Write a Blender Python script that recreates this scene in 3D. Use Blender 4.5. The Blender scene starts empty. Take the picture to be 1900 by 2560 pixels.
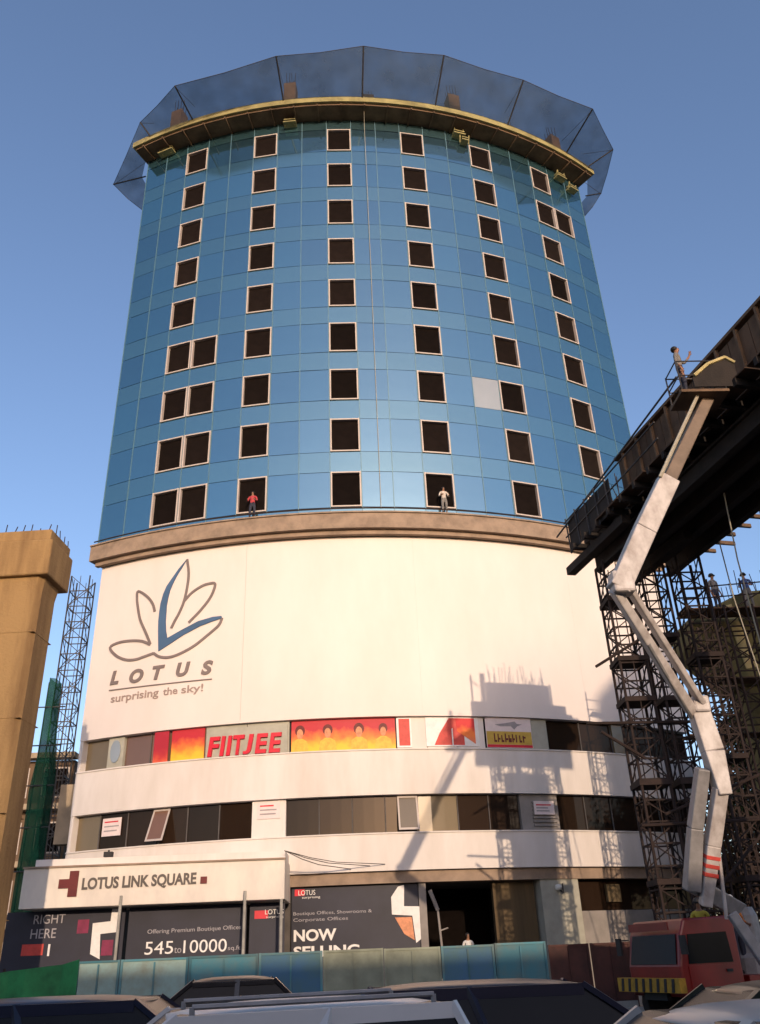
import bpy, bmesh, math, random
from mathutils import Vector, Matrix
random.seed(7)
S = bpy.context.scene
COL = S.collection
rad = math.radians
# ------------------------------------------------------------------ camera, sky, sun
R = 31.534            # radius of the curved facade (its centre is the world origin, z = 0 is the street)
CAMY, EYE = -71.236, 1.7
cam = bpy.data.cameras.new('camera'); camo = bpy.data.objects.new('camera', cam); COL.objects.link(camo)
cr, cu, cf = (Vector(t) for t in ((0.999075, -0.021605, -0.037178), (0.022708, -0.46913, 0.882837), (0.036515, 0.882865, 0.468205)))
camo.matrix_world = Matrix(((cr.x, cu.x, -cf.x, 0), (cr.y, cu.y, -cf.y, CAMY), (cr.z, cu.z, -cf.z, EYE), (0, 0, 0, 1)))
cam.sensor_fit = 'VERTICAL'; cam.sensor_height = 36; cam.sensor_width = 36; cam.lens = 36*2100/2560
cam.clip_start = 0.1; cam.clip_end = 6000
S.camera = camo
SUN_AZ, SUN_EL = 12.0, 11.5      # degrees to the right of straight behind the camera, above the horizon
sd = Vector((math.sin(rad(SUN_AZ))*math.cos(rad(SUN_EL)), -math.cos(rad(SUN_AZ))*math.cos(rad(SUN_EL)), math.sin(rad(SUN_EL))))
W = bpy.data.worlds.new('World'); S.world = W; W.use_nodes = True
nt = W.node_tree; bg = nt.nodes['Background']
sky = nt.nodes.new('ShaderNodeTexSky'); sky.sky_type = 'NISHITA'; sky.sun_disc = False
sky.sun_elevation = rad(SUN_EL); sky.sun_rotation = rad(180-SUN_AZ)
sky.air_density = 1.0; sky.dust_density = 1.6; sky.ozone_density = 3.2; sky.altitude = 50
tint = nt.nodes.new('ShaderNodeVectorMath'); tint.operation = 'MULTIPLY'; tint.inputs[1].default_value = (1.20, 0.99, 0.95)   # city haze takes some blue out of the whole sky
nt.links.new(sky.outputs[0], tint.inputs[0]); nt.links.new(tint.outputs[0], bg.inputs[0]); bg.inputs[1].default_value = 0.15
sl = bpy.data.lights.new('sun', 'SUN'); slo = bpy.data.objects.new('sun', sl); COL.objects.link(slo)
sl.energy = 2.0; sl.angle = rad(0.5); sl.color = (1.0, 0.75, 0.53)
slo.rotation_euler = (-sd).to_track_quat('-Z', 'Y').to_euler(); slo.location = sd*150
S.view_settings.view_transform = 'Standard'; S.view_settings.look = 'None'
S.view_settings.exposure = 0.92; S.view_settings.gamma = 1.0

# ------------------------------------------------------------------ materials
def mat(name, col, rough=0.7, metal=0.0, var=0.15, scale=1.5, spec=0.4, bump=0.0, streak=0.0, dirt=None, rnd=0.0):
    m = bpy.data.materials.new(name); m.use_nodes = True
    n = m.node_tree.nodes; l = m.node_tree.links; b = n['Principled BSDF']
    b.inputs['Roughness'].default_value = rough; b.inputs['Metallic'].default_value = metal
    b.inputs['Specular IOR Level'].default_value = spec
    tc = n.new('ShaderNodeTexCoord')
    mp = n.new('ShaderNodeMapping'); l.new(tc.outputs['Object'], mp.inputs[0])
    if streak: mp.inputs['Scale'].default_value = (1, 1, 1-streak)
    no = n.new('ShaderNodeTexNoise'); no.inputs['Scale'].default_value = scale; no.inputs['Detail'].default_value = 6
    no.inputs['Roughness'].default_value = 0.62
    l.new(mp.outputs[0], no.inputs['Vector'])
    rp = n.new('ShaderNodeValToRGB')
    c2 = dirt or tuple(c*(1-2*var) for c in col)
    rp.color_ramp.elements[0].color = (*[max(0, c) for c in c2], 1); rp.color_ramp.elements[0].position = 0.28
    rp.color_ramp.elements[1].color = (*col, 1); rp.color_ramp.elements[1].position = 0.62
    l.new(no.outputs[0], rp.inputs[0])
    out = rp.outputs[0]
    if rnd:
        oi = n.new('ShaderNodeObjectInfo'); mr = n.new('ShaderNodeMapRange')
        mr.inputs['To Min'].default_value = 1-rnd; mr.inputs['To Max'].default_value = 1+rnd
        l.new(oi.outputs['Random'], mr.inputs[0])
        mx = n.new('ShaderNodeVectorMath'); mx.operation = 'SCALE'
        l.new(out, mx.inputs[0]); l.new(mr.outputs[0], mx.inputs['Scale']); out = mx.outputs[0]
    l.new(out, b.inputs['Base Color'])
    if bump:
        bp = n.new('ShaderNodeBump'); bp.inputs['Strength'].default_value = bump; bp.inputs['Distance'].default_value = 0.02
        n2 = n.new('ShaderNodeTexNoise'); n2.inputs['Scale'].default_value = scale*9; n2.inputs['Detail'].default_value = 5
        l.new(tc.outputs['Object'], n2.inputs['Vector']); l.new(n2.outputs[0], bp.inputs['Height']); l.new(bp.outputs[0], b.inputs['Normal'])
    return m

def glass_mat(name, col, gloss, rough=0.06, tint=(0.75, 0.88, 1.0), rnd=0.12, spec=0.3):
    """dusty reflective coated glass: tinted body plus a mirror share"""
    m = mat(name, col, 0.55, 0, 0.10, 0.5, spec, rnd=rnd, streak=0.6)
    n = m.node_tree.nodes; l = m.node_tree.links
    g = n.new('ShaderNodeBsdfGlossy'); g.inputs['Color'].default_value = (*tint, 1); g.inputs['Roughness'].default_value = rough
    no = n.new('ShaderNodeTexNoise'); no.inputs['Scale'].default_value = 0.55; tc = n.new('ShaderNodeTexCoord')
    l.new(tc.outputs['Object'], no.inputs['Vector'])
    bp = n.new('ShaderNodeBump'); bp.inputs['Strength'].default_value = 0.25; bp.inputs['Distance'].default_value = 0.03
    l.new(no.outputs[0], bp.inputs['Height']); l.new(bp.outputs[0], g.inputs['Normal'])
    mx = n.new('ShaderNodeMixShader'); mx.inputs[0].default_value = gloss
    l.new(n['Principled BSDF'].outputs[0], mx.inputs[1]); l.new(g.outputs[0], mx.inputs[2])
    l.new(mx.outputs[0], n['Material Output'].inputs[0])
    return m

def net_mat(name, col, through):
    m = mat(name, col, 0.9, 0, 0.2, 0.8, 0.1)
    n = m.node_tree.nodes; l = m.node_tree.links
    t = n.new('ShaderNodeBsdfTransparent'); mx = n.new('ShaderNodeMixShader')
    no = n.new('ShaderNodeTexNoise'); no.inputs['Scale'].default_value = 0.7; no.inputs['Detail'].default_value = 4
    tc = n.new('ShaderNodeTexCoord'); l.new(tc.outputs['Object'], no.inputs['Vector'])
    mr = n.new('ShaderNodeMapRange'); mr.inputs['From Min'].default_value = 0.3; mr.inputs['From Max'].default_value = 0.7
    mr.inputs['To Min'].default_value = through-0.10; mr.inputs['To Max'].default_value = through+0.08
    l.new(no.outputs[0], mr.inputs[0]); l.new(mr.outputs[0], mx.inputs[0])
    tl = n.new('ShaderNodeBsdfTranslucent'); tl.inputs[0].default_value = (*col, 1)
    m2 = n.new('ShaderNodeMixShader'); m2.inputs[0].default_value = 0.35
    l.new(n['Principled BSDF'].outputs[0], m2.inputs[1]); l.new(tl.outputs[0], m2.inputs[2])
    l.new(m2.outputs[0], mx.inputs[1]); l.new(t.outputs[0], mx.inputs[2])
    l.new(mx.outputs[0], n['Material Output'].inputs[0])
    return m

def fire_print(name, a, b_, zlo, zhi, c3=None):
    """printed poster: colour fades from a (bottom) to b_ (top), as ink on the sheet"""
    m = mat(name, b_, 0.6, 0, 0.1, 3)
    n = m.node_tree.nodes; l = m.node_tree.links
    tc = n.new('ShaderNodeTexCoord'); sp = n.new('ShaderNodeSeparateXYZ'); l.new(tc.outputs['Object'], sp.inputs[0])
    no = n.new('ShaderNodeTexNoise'); no.inputs['Scale'].default_value = 2.2; no.inputs['Detail'].default_value = 5
    l.new(tc.outputs['Object'], no.inputs['Vector'])
    ad = n.new('ShaderNodeMath'); ad.operation = 'MULTIPLY_ADD'; ad.inputs[1].default_value = 0.9
    l.new(no.outputs[0], ad.inputs[0]); l.new(sp.outputs[2], ad.inputs[2])
    mr = n.new('ShaderNodeMapRange'); mr.inputs['From Min'].default_value = zlo+0.45; mr.inputs['From Max'].default_value = zhi+0.45
    l.new(ad.outputs[0], mr.inputs[0])
    rp = n.new('ShaderNodeValToRGB'); e = rp.color_ramp.elements
    e[0].color = (*a, 1); e[0].position = 0.15; e[1].color = (*b_, 1); e[1].position = 0.75
    k = e.new(0.45); k.color = (*(c3 or (0.75, 0.18, 0.03)), 1)
    l.new(mr.outputs[0], rp.inputs[0]); l.new(rp.outputs[0], n['Principled BSDF'].inputs['Base Color'])
    return m

M = {}
M['white'] = mat('painted_white_cladding', (0.64, 0.575, 0.535), 0.6, 0, 0.03, 0.35, dirt=(0.58, 0.52, 0.475), streak=0.6)
M['white2'] = mat('painted_white_band', (0.63, 0.58, 0.54), 0.65, 0, 0.05, 0.7, dirt=(0.52, 0.47, 0.42), streak=0.75)
M['cornice'] = mat('weathered_cornice', (0.29, 0.215, 0.155), 0.85, 0, 0.2, 1.6, bump=0.3)
M['soffit'] = mat('brown_fascia', (0.30, 0.22, 0.16), 0.85, 0, 0.2, 1.2)
M['core'] = mat('dark_concrete', (0.10, 0.09, 0.085), 0.9, 0, 0.25, 1.0)
M['void'] = mat('unlit_room', (0.010, 0.007, 0.006), 0.9, 0, 0.2, 3, 0.05, rnd=0.4)  # near-black colour stands in for the darkness of unlit interiors
M['frame'] = mat('cream_aluminium_frame', (0.44, 0.38, 0.34), 0.5, 0, 0.06, 2)
M['mullion'] = mat('teal_grey_mullion', (0.10, 0.19, 0.24), 0.45, 0.2, 0.08, 2)
M['glass'] = glass_mat('blue_coated_glass', (0.008, 0.044, 0.070), 0.47, tint=(0.45, 0.72, 0.83), rnd=0.30)
M['spandrel'] = glass_mat('spandrel_glass', (0.016, 0.056, 0.070), 0.45, 0.12, tint=(0.49, 0.77, 0.84), rnd=0.12)
M['paleglass'] = glass_mat('pale_board', (0.25, 0.27, 0.265), 0.15, 0.2)
M['bronze'] = glass_mat('bronze_glass', (0.018, 0.010, 0.006), 0.02, 0.05, (1, 0.85, 0.7), 0.3, 0.04)
M['olive'] = glass_mat('olive_glass', (0.13, 0.095, 0.050), 0.05, 0.08, (1, 0.97, 0.9), 0.25)
M['brownpane'] = glass_mat('brown_film_glass', (0.15, 0.080, 0.052), 0.05, 0.1, (1, 0.95, 0.9), 0.2)
M['slab'] = mat('raw_slab_edge', (0.30, 0.265, 0.12), 0.9, 0, 0.25, 1.4, bump=0.4)
M['form'] = mat('formwork_soffit', (0.16, 0.10, 0.06), 0.9, 0, 0.3, 1.1, bump=0.3)
M['net'] = net_mat('blue_debris_net', (0.092, 0.118, 0.135), 0.31)
M['pole'] = mat('steel_tube', (0.07, 0.065, 0.065), 0.6, 0.4, 0.3, 4)
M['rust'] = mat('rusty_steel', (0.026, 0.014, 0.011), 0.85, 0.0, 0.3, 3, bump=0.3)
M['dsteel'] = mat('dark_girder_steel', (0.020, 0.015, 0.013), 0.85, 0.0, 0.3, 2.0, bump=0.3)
M['ply'] = mat('shuttering_ply', (0.11, 0.062, 0.034), 0.85, 0, 0.25, 1.6, bump=0.3, rnd=0.25)
M['pier'] = mat('tan_pier_concrete', (0.27, 0.17, 0.072), 0.92, 0, 0.18, 1.1, bump=0.9, dirt=(0.10, 0.052, 0.022), streak=0.85)
M['pier2'] = mat('olive_pier_concrete', (0.15, 0.14, 0.062), 0.92, 0, 0.2, 0.8, bump=0.5, dirt=(0.055, 0.045, 0.02), streak=0.6)
M['asphalt'] = mat('asphalt', (0.055, 0.053, 0.050), 0.9, 0, 0.2, 1.2, bump=0.4)
M['paving'] = mat('dusty_paving', (0.24, 0.21, 0.17), 0.9, 0, 0.15, 1.0, bump=0.3)
M['earth'] = mat('dusty_ground', (0.20, 0.165, 0.12), 0.95, 0, 0.2, 0.3, bump=0.3)
M['kerb'] = mat('kerb_concrete', (0.32, 0.31, 0.28), 0.9, 0, 0.2, 2)
M['roadpaint'] = mat('worn_road_paint', (0.62, 0.60, 0.55), 0.8, 0, 0.2, 4)
M['boomwhite'] = mat('boom_paint', (0.50, 0.46, 0.44), 0.45, 0, 0.15, 3.0, dirt=(0.26, 0.22, 0.20), streak=0.3)
M['boomgrey'] = mat('boom_grey_paint', (0.25, 0.24, 0.24), 0.45, 0, 0.2, 3.0)
M['boomshade'] = mat('boom_deck_shade', (0.17, 0.125, 0.095), 0.6, 0, 0.2, 3.0)  # the deck's shade on the boom extension is put into this colour
M['red'] = mat('red_truck_paint', (0.20, 0.010, 0.008), 0.35, 0, 0.15, 2, 0.5)
M['signred'] = mat('sign_red', (0.55, 0.012, 0.030), 0.5, 0, 0.08, 3)
M['maroon'] = mat('maroon_mark', (0.12, 0.012, 0.012), 0.6, 0, 0.15, 3)
M['yellow'] = mat('hazard_yellow', (0.42, 0.23, 0.02), 0.6, 0, 0.25, 5)
M['black'] = mat('black_paint', (0.014, 0.014, 0.016), 0.6, 0, 0.2, 5)
M['rubber'] = mat('tyre_rubber', (0.02, 0.02, 0.02), 0.9, 0, 0.2, 5)
M['chrome'] = mat('bright_metal', (0.6, 0.6, 0.6), 0.25, 0.9, 0.05, 3)
M['autoglass'] = mat('car_glass', (0.007, 0.008, 0.010), 0.25, 0, 0.1, 2, 0.12)
M['lampglass'] = mat('lamp_lens', (0.7, 0.68, 0.62), 0.15, 0, 0.1, 5)
M['lampred'] = mat('tail_lens', (0.35, 0.01, 0.01), 0.15, 0, 0.1, 5)
M['logogrey'] = mat('logo_grey', (0.17, 0.135, 0.125), 0.6, 0, 0.08, 3)
M['logotag'] = mat('logo_tagline', (0.30, 0.23, 0.20), 0.6, 0, 0.08, 3)
M['logoblue'] = mat('logo_blue', (0.055, 0.11, 0.20), 0.55, 0, 0.12, 0.6)
M['navy'] = mat('navy_hoarding', (0.020, 0.020, 0.034), 0.6, 0, 0.18, 0.8)
M['print'] = mat('white_print', (0.70, 0.68, 0.66), 0.6, 0, 0.08, 4)
M['printdim'] = mat('dim_print', (0.34, 0.32, 0.34), 0.6, 0, 0.1, 4)
M['magenta'] = mat('magenta_print', (0.20, 0.015, 0.06), 0.6, 0, 0.2, 4)
M['coral'] = mat('coral_print', (0.55, 0.06, 0.045), 0.6, 0, 0.15, 4)
M['skinprint'] = mat('portrait_skin', (0.62, 0.25, 0.12), 0.6, 0, 0.2, 6)
M['hairprint'] = mat('portrait_hair', (0.13, 0.012, 0.010), 0.6, 0, 0.2, 6)
M['shirtprint'] = mat('portrait_shirt', (0.72, 0.40, 0.05), 0.6, 0, 0.15, 5)
M['fire'] = fire_print('flame_poster', (0.70, 0.42, 0.03), (0.42, 0.02, 0.03), 10.25, 11.75)
M['fire2'] = fire_print('red_poster', (0.60, 0.10, 0.04), (0.34, 0.015, 0.03), 10.2, 11.2, (0.42, 0.03, 0.03))
M['fire3'] = fire_print('arrow_poster_red', (0.62, 0.16, 0.10), (0.50, 0.02, 0.02), 10.3, 11.7)
M['ochre'] = mat('ochre_print', (0.52, 0.34, 0.05), 0.6, 0, 0.12, 3)
M['paper'] = mat('pinkish_paper', (0.66, 0.56, 0.54), 0.7, 0, 0.06, 3)
M['greyprint'] = mat('grey_print', (0.30, 0.27, 0.27), 0.7, 0, 0.1, 3)
M['signwhite'] = mat('sign_fascia', (0.66, 0.60, 0.52), 0.6, 0, 0.08, 0.9, dirt=(0.52, 0.47, 0.42), streak=0.5)
M['signgrey'] = mat('sign_letter_grey', (0.10, 0.085, 0.075), 0.6, 0, 0.15, 3)
M['teal'] = mat('teal_barricade', (0.035, 0.155, 0.195), 0.6, 0, 0.22, 1.5, rnd=0.3, dirt=(0.10, 0.14, 0.13))
M['paleteal'] = mat('pale_barricade', (0.22, 0.33, 0.31), 0.6, 0, 0.15, 1.5, rnd=0.15, dirt=(0.17, 0.19, 0.15))
M['bluebar'] = mat('blue_barricade', (0.035, 0.125, 0.230), 0.6, 0, 0.25, 1.5, rnd=0.15, dirt=(0.05, 0.13, 0.14))
M['khaki'] = mat('khaki_barricade', (0.22, 0.245, 0.18), 0.6, 0, 0.2, 1.5, rnd=0.1)
M['green'] = mat('green_sheet', (0.020, 0.20, 0.060), 0.7, 0, 0.3, 1.6)
M['brownbar'] = mat('brown_barricade', (0.075, 0.022, 0.016), 0.7, 0, 0.3, 2, rnd=0.25)
M['greennet'] = net_mat('green_debris_net', (0.020, 0.115, 0.060), 0.24)
M['tan'] = mat('tan_wall', (0.34, 0.27, 0.19), 0.9, 0, 0.15, 1.0)
M['brownwall'] = mat('brown_wall', (0.13, 0.085, 0.055), 0.9, 0, 0.25, 0.8)
M['greywall'] = mat('grey_wall', (0.26, 0.235, 0.215), 0.9, 0, 0.15, 1.0)
M['pillar'] = mat('pale_pillar', (0.36, 0.35, 0.29), 0.85, 0, 0.12, 1.4)
M['curtain'] = mat('brown_shutter', (0.105, 0.070, 0.032), 0.8, 0, 0.3, 1.4, streak=0.9)
M['bark'] = mat('bark', (0.10, 0.065, 0.042), 0.95, 0, 0.25, 5, bump=0.6)
M['leaf'] = mat('leaf_green', (0.050, 0.075, 0.022), 0.7, 0, 0.25, 8, 0.2)
M['leaf2'] = mat('leaf_dry', (0.095, 0.060, 0.030), 0.8, 0, 0.25, 8, 0.1)
M['skin'] = mat('skin', (0.26, 0.13, 0.075), 0.6, 0, 0.08, 6)
M['hair'] = mat('black_hair', (0.012, 0.010, 0.009), 0.7, 0, 0.1, 9)
M['rope'] = mat('pale_rope', (0.36, 0.33, 0.26), 0.9, 0, 0.1, 9)
M['cable'] = mat('black_cable', (0.05, 0.04, 0.035), 0.8, 0, 0.1, 9)
M['tarp'] = mat('yellow_tarp', (0.50, 0.42, 0.20), 0.85, 0, 0.2, 3)
def cloth(name, c): return mat('cloth_'+name, c, 0.9, 0, 0.12, 7)

# ------------------------------------------------------------------ mesh helpers
def P(a, z, r=R):
    a = rad(a); return Vector((r*math.sin(a), -r*math.cos(a), z))

class MB:
    def __init__(s): s.v = []; s.f = []; s.m = []
    def add(s, vs, fs, mi=0):
        o = len(s.v); s.v += [tuple(v) for v in vs]; s.f += [tuple(i+o for i in f) for f in fs]; s.m += [mi]*len(fs); return s
    BOXF = ((0, 3, 2, 1), (4, 5, 6, 7), (0, 1, 5, 4), (1, 2, 6, 5), (2, 3, 7, 6), (3, 0, 4, 7))
    def box(s, c, d, rz=0, mi=0, mx=None):
        vs = [Vector((x*d[0]/2, y*d[1]/2, z*d[2]/2)) for z in (-1, 1) for x, y in ((-1, -1), (1, -1), (1, 1), (-1, 1))]
        mt = mx or (Matrix.Translation(Vector(c)) @ Matrix.Rotation(rz, 4, 'Z'))
        return s.add([mt @ v for v in vs], s.BOXF, mi)
    def hexa(s, pts, mi=0): return s.add(pts, s.BOXF, mi)
    def beam(s, p, q, w, h=None, mi=0, up=Vector((0, 0, 1)), w2=None, h2=None):
        p, q = Vector(p), Vector(q); h = h or w; w2 = w2 or w; h2 = h2 or h
        d = (q-p).normalized()
        if abs(d.dot(up)) > 0.98: up = Vector((0, 1, 0))
        x = d.cross(up).normalized(); y = x.cross(d)
        vs = [p-x*w/2-y*h/2, p+x*w/2-y*h/2, p+x*w/2+y*h/2, p-x*w/2+y*h/2,
              q-x*w2/2-y*h2/2, q+x*w2/2-y*h2/2, q+x*w2/2+y*h2/2, q-x*w2/2+y*h2/2]
        return s.add(vs, s.BOXF, mi)
    def tube(s, p, q, r, n=6, mi=0, r2=None):
        p, q = Vector(p), Vector(q); d = (q-p).normalized(); r2 = r if r2 is None else r2
        u = d.orthogonal().normalized(); w = d.cross(u)
        vs = []
        for c, rr in ((p, r), (q, r2)):
            for i in range(n):
                t = 2*math.pi*i/n; vs.append(c+u*rr*math.cos(t)+w*rr*math.sin(t))
        fs = [(i, (i+1) % n, n+(i+1) % n, n+i) for i in range(n)]+[tuple(range(n-1, -1, -1)), tuple(range(n, 2*n))]
        return s.add(vs, fs, mi)
    def path(s, pts, r, n=5, mi=0):
        for a, b in zip(pts, pts[1:]): s.tube(a, b, r, n, mi)
        return s
    def arc(s, r0, r1, z0, z1, a0, a1, n=None, mi=0):
        n = n or max(1, int(abs(a1-a0)/1.5))
        vs = []
        for i in range(n+1):
            a = a0+(a1-a0)*i/n
            vs += [P(a, z0, r1), P(a, z1, r1), P(a, z1, r0), P(a, z0, r0)]
        fs = []
        for i in range(n):
            k = 4*i
            for j in range(4): fs.append((k+j, k+4+j, k+4+(j+1) % 4, k+(j+1) % 4))
        fs += [(0, 1, 2, 3), (4*n+3, 4*n+2, 4*n+1, 4*n)]
        return s.add(vs, fs, mi)
    def prism(s, poly, f0, f1, mi=0):
        """poly: 2D points; f0, f1 map a 2D point to the two faces"""
        n = len(poly); vs = [f0(*p) for p in poly]+[f1(*p) for p in poly]
        return s.add(vs, [tuple(range(n)), tuple(range(2*n-1, n-1, -1))]+[(i, n+i, n+(i+1) % n, (i+1) % n) for i in range(n)], mi)
    def lathe(s, c, prof, n=12, mi=0, mt=None):
        """profile (r, z) around a vertical axis at c"""
        vs = []; c = Vector(c); k = len(prof)
        for r_, z in prof:
            for i in range(n):
                t = 2*math.pi*i/n; v = Vector((r_*math.cos(t), r_*math.sin(t), z)); vs.append((mt @ v if mt else v)+c)
        fs = [(j*n+i, j*n+(i+1) % n, (j+1)*n+(i+1) % n, (j+1)*n+i) for j in range(k-1) for i in range(n)]
        fs += [tuple(range(n-1, -1, -1)), tuple(range((k-1)*n, k*n))]
        return s.add(vs, fs, mi)
    def mesh(s, name, mats, smooth=False):
        me = bpy.data.meshes.new(name); me.from_pydata(s.v, [], s.f); me.update()
        for m in (mats if isinstance(mats, (list, tuple)) else [mats]): me.materials.append(m)
        if any(s.m): me.polygons.foreach_set('material_index', s.m)
        bm = bmesh.new(); bm.from_mesh(me); bmesh.ops.recalc_face_normals(bm, faces=bm.faces); bm.to_mesh(me); bm.free()
        if smooth: me.polygons.foreach_set('use_smooth', [True]*len(me.polygons))
        return me
    def build(s, name, mats, parent=None, local=False, smooth=False, bevel=0, sub=0):
        return link(name, s.mesh(name, mats, smooth), parent, local, bevel, sub)

def link(name, me, parent=None, local=False, bevel=0, sub=0):
    o = bpy.data.objects.new(name, me); COL.objects.link(o)
    if parent is not None:
        o.parent = parent
        if not local: o.matrix_parent_inverse = wm(parent).inverted()
    if bevel:
        b = o.modifiers.new('b', 'BEVEL'); b.width = bevel; b.segments = 2; b.limit_method = 'ANGLE'
    if sub:
        b = o.modifiers.new('s', 'SUBSURF'); b.levels = sub; b.render_levels = sub
    return o
def wm(o):
    m = Matrix.LocRotScale(o.location, o.rotation_euler, o.scale)
    return wm(o.parent) @ o.matrix_parent_inverse @ m if o.parent else m
def stuff(o):
    o['kind'] = 'stuff'; return o
def tag(o, label, cat, group=None, kind=None):
    if label: o['label'] = label
    if cat: o['category'] = cat
    if group: o['group'] = group
    if kind: o['kind'] = kind
    return o
def thing(name, label, cat, loc=(0, 0, 0), rz=0, group=None):
    o = bpy.data.objects.new(name, None); COL.objects.link(o); o.location = loc; o.rotation_euler = (0, 0, rz)
    o.empty_display_size = 0.3
    return tag(o, label, cat, group)
def copy_tree(o, parent=None):
    c = o.copy(); COL.objects.link(c); c.parent = parent
    if parent: c.matrix_parent_inverse = o.matrix_parent_inverse.copy()
    for ch in list(o.children): copy_tree(ch, c)
    return c

# ---- lettering: built-in font, turned into mesh and laid on a surface
_tc = {}
def text_geo(body, shear=0.0, bold=0.0, space=1.0):
    k = (body, shear, bold, space)
    if k not in _tc:
        cu_ = bpy.data.curves.new('t', 'FONT'); cu_.body = body; cu_.size = 1; cu_.shear = shear; cu_.offset = bold
        cu_.space_character = space; cu_.resolution_u = 4; cu_.extrude = 0.5
        o = bpy.data.objects.new('t', cu_); COL.objects.link(o)
        dg = bpy.context.evaluated_depsgraph_get(); me = bpy.data.meshes.new_from_object(o.evaluated_get(dg))
        v = [tuple(x.co) for x in me.vertices]; f = [tuple(p.vertices) for p in me.polygons]
        bpy.data.objects.remove(o); bpy.data.curves.remove(cu_); bpy.data.meshes.remove(me)
        x0 = min(a[0] for a in v); x1 = max(a[0] for a in v); y0 = min(a[1] for a in v); y1 = max(a[1] for a in v)
        _tc[k] = ([((a[0]-x0)/(x1-x0), (a[1]-y0)/(y1-y0), a[2]+0.5) for a in v], f)
    return _tc[k]
def text(name, body, w, h, fn, m, parent, depth=0.02, slope=0.0, **kw):
    """fn(x, y, d) -> world; the words are fitted to w x h"""
    v, f = text_geo(body, **kw)
    mb = MB(); mb.add([fn(x*w, y*h+slope*x*w, d*depth) for x, y, d in v], f)
    return mb.build(name, m, parent)
def on_cyl(a0, z0, r): return lambda x, y, d: P(a0+math.degrees(x/R), z0+y, r+d)
def on_wall(x0, y0, z0): return lambda x, y, d: Vector((x0+x, y0-d, z0+y))

# ------------------------------------------------------------------ ground, road, pavement
def flat(name, x0, x1, y0, y1, z, m, label=None):
    mb = MB(); mb.add([(x0, y0, z), (x1, y0, z), (x1, y1, z), (x0, y1, z)], [(0, 1, 2, 3)])
    return tag(mb.build(name, m), None, None, kind='structure')
flat('ground', -3000, 3000, -3000, 3000, -0.15, M['earth'])
flat('road', -400, 400, -95, -43.4, 0.0, M['asphalt'])
pv = MB(); pv.box((0, -38.0, 0.0), (120, 9.8, 0.24)); tag(pv.build('pavement', M['paving']), None, None, kind='structure')
kb = MB(); kb.box((0, -43.0, -0.02), (120, 0.2, 0.32)); tag(kb.build('kerb', M['kerb']), None, None, kind='structure')
rm = MB()
for i in range(-12, 13): rm.add([(i*5-1.2, -56.1, .004), (i*5+1.2, -56.1, .004), (i*5+1.2, -55.95, .004), (i*5-1.2, -55.95, .004)], [(0, 1, 2, 3)])
tag(rm.build('road_marking', M['roadpaint']), None, None, kind='structure')

# ------------------------------------------------------------------ the tower on its white podium
AL, AR, DA = -26.76, 35.59, 3.1175          # tower: 20 glazing modules
Z0, FH, HW = 24.187, 3.5, 1.07               # window centres, storey height, half height of the openings
bld = thing('office_tower', 'curved blue glass tower under construction on a white banded podium', 'building', (2.4, -R, 0))
mb = MB()
mb.arc(14, R-0.12, 22.3, 54.3, AL+0.15, AR-0.15, 40)
mb.build('tower_core', M['core'], bld)
mb = MB(); mb.arc(14, R-0.9, 4.56, 22.2, -25.7, 34.9, 40); mb.build('podium_core', M['core'], bld)
mb = MB(); mb.arc(14, R-6, 0.1, 4.55, -25.7, 34.9, 40); mb.build('ground_floor_core', M['core'], bld)
# glass skin: one pane per module and storey, spandrels between
mw = math.radians(DA)*R
def pane_mesh(w, h, m, name):
    q = MB(); q.box((0, 0, 0), (w-0.035, 0.03, h-0.03)); return q.mesh(name, m)
pv_me = pane_mesh(mw, 2*HW+0.06, M['glass'], 'vision_pane')
psp_me = pane_mesh(mw, FH-2*HW-0.06, M['spandrel'], 'spandrel_panel')
pale_me = pane_mesh(mw, 2*HW+0.06, M['paleglass'], 'pale_pane')
windows = {(3*j+2, k) for j in range(6) for k in range(9)}
windows |= {(3, k) for k in (0, 1, 2, 3)} | {(18, 7)}
def place(me, name, a, z, r=R, jit=0.25):
    o = link(name, me, bld, True)
    o.matrix_parent_inverse = wm(bld).inverted()
    o.location = P(a, z, r); o.rotation_euler = (rad(random.gauss(0, jit)), 0, rad(a)+rad(random.gauss(0, jit)))
    return o
fr_me = MB()
wh, ww, fw, fd = HW, mw/2-0.03, 0.078, 0.22
fr_me.box((-ww+fw/2, 0, 0), (fw, fd, 2*wh+0.05)); fr_me.box((ww-fw/2, 0, 0), (fw, fd, 2*wh+0.05))
fr_me.box((0, 0, wh-fw/2+0.02), (2*ww-2*fw, fd-0.01, fw)); fr_me.box((0, 0, -wh+fw/2-0.02), (2*ww-2*fw, fd-0.01, fw))
fr_me = fr_me.mesh('window', M['frame'])
vo_me = MB(); vo_me.box((0, 0.105, 0), (2*ww-2*fw+0.02, 0.02, 2*wh-0.04)); vo_me = vo_me.mesh('pane', M['void'])  # no glass: dark sheet painted as the shade inside the open window
for i in range(20):
    a = AL+DA*(i+0.5)
    for k in range(9):
        z = Z0+FH*k
        if (i, k) in windows:
            f_ = place(fr_me, 'window', a, z, R-0.02, 0); v_ = link('pane', vo_me, f_, True)
        elif (i, k) == (13, 2): place(pale_me, 'pale_pane', a, z)
        else: place(pv_me, 'glass_pane', a, z)
        if k < 8: place(psp_me, 'spandrel_panel', a, z+FH/2)
top_me = pane_mesh(mw, 1.0, M['spandrel'], 'head_panel'); bot_me = pane_mesh(mw, 0.5, M['spandrel'], 'foot_panel')
for i in range(20):
    a = AL+DA*(i+0.5)
    place(top_me, 'spandrel_panel', a, Z0+FH*8+HW+0.56); place(bot_me, 'spandrel_panel', a, Z0-HW-0.29)
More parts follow.
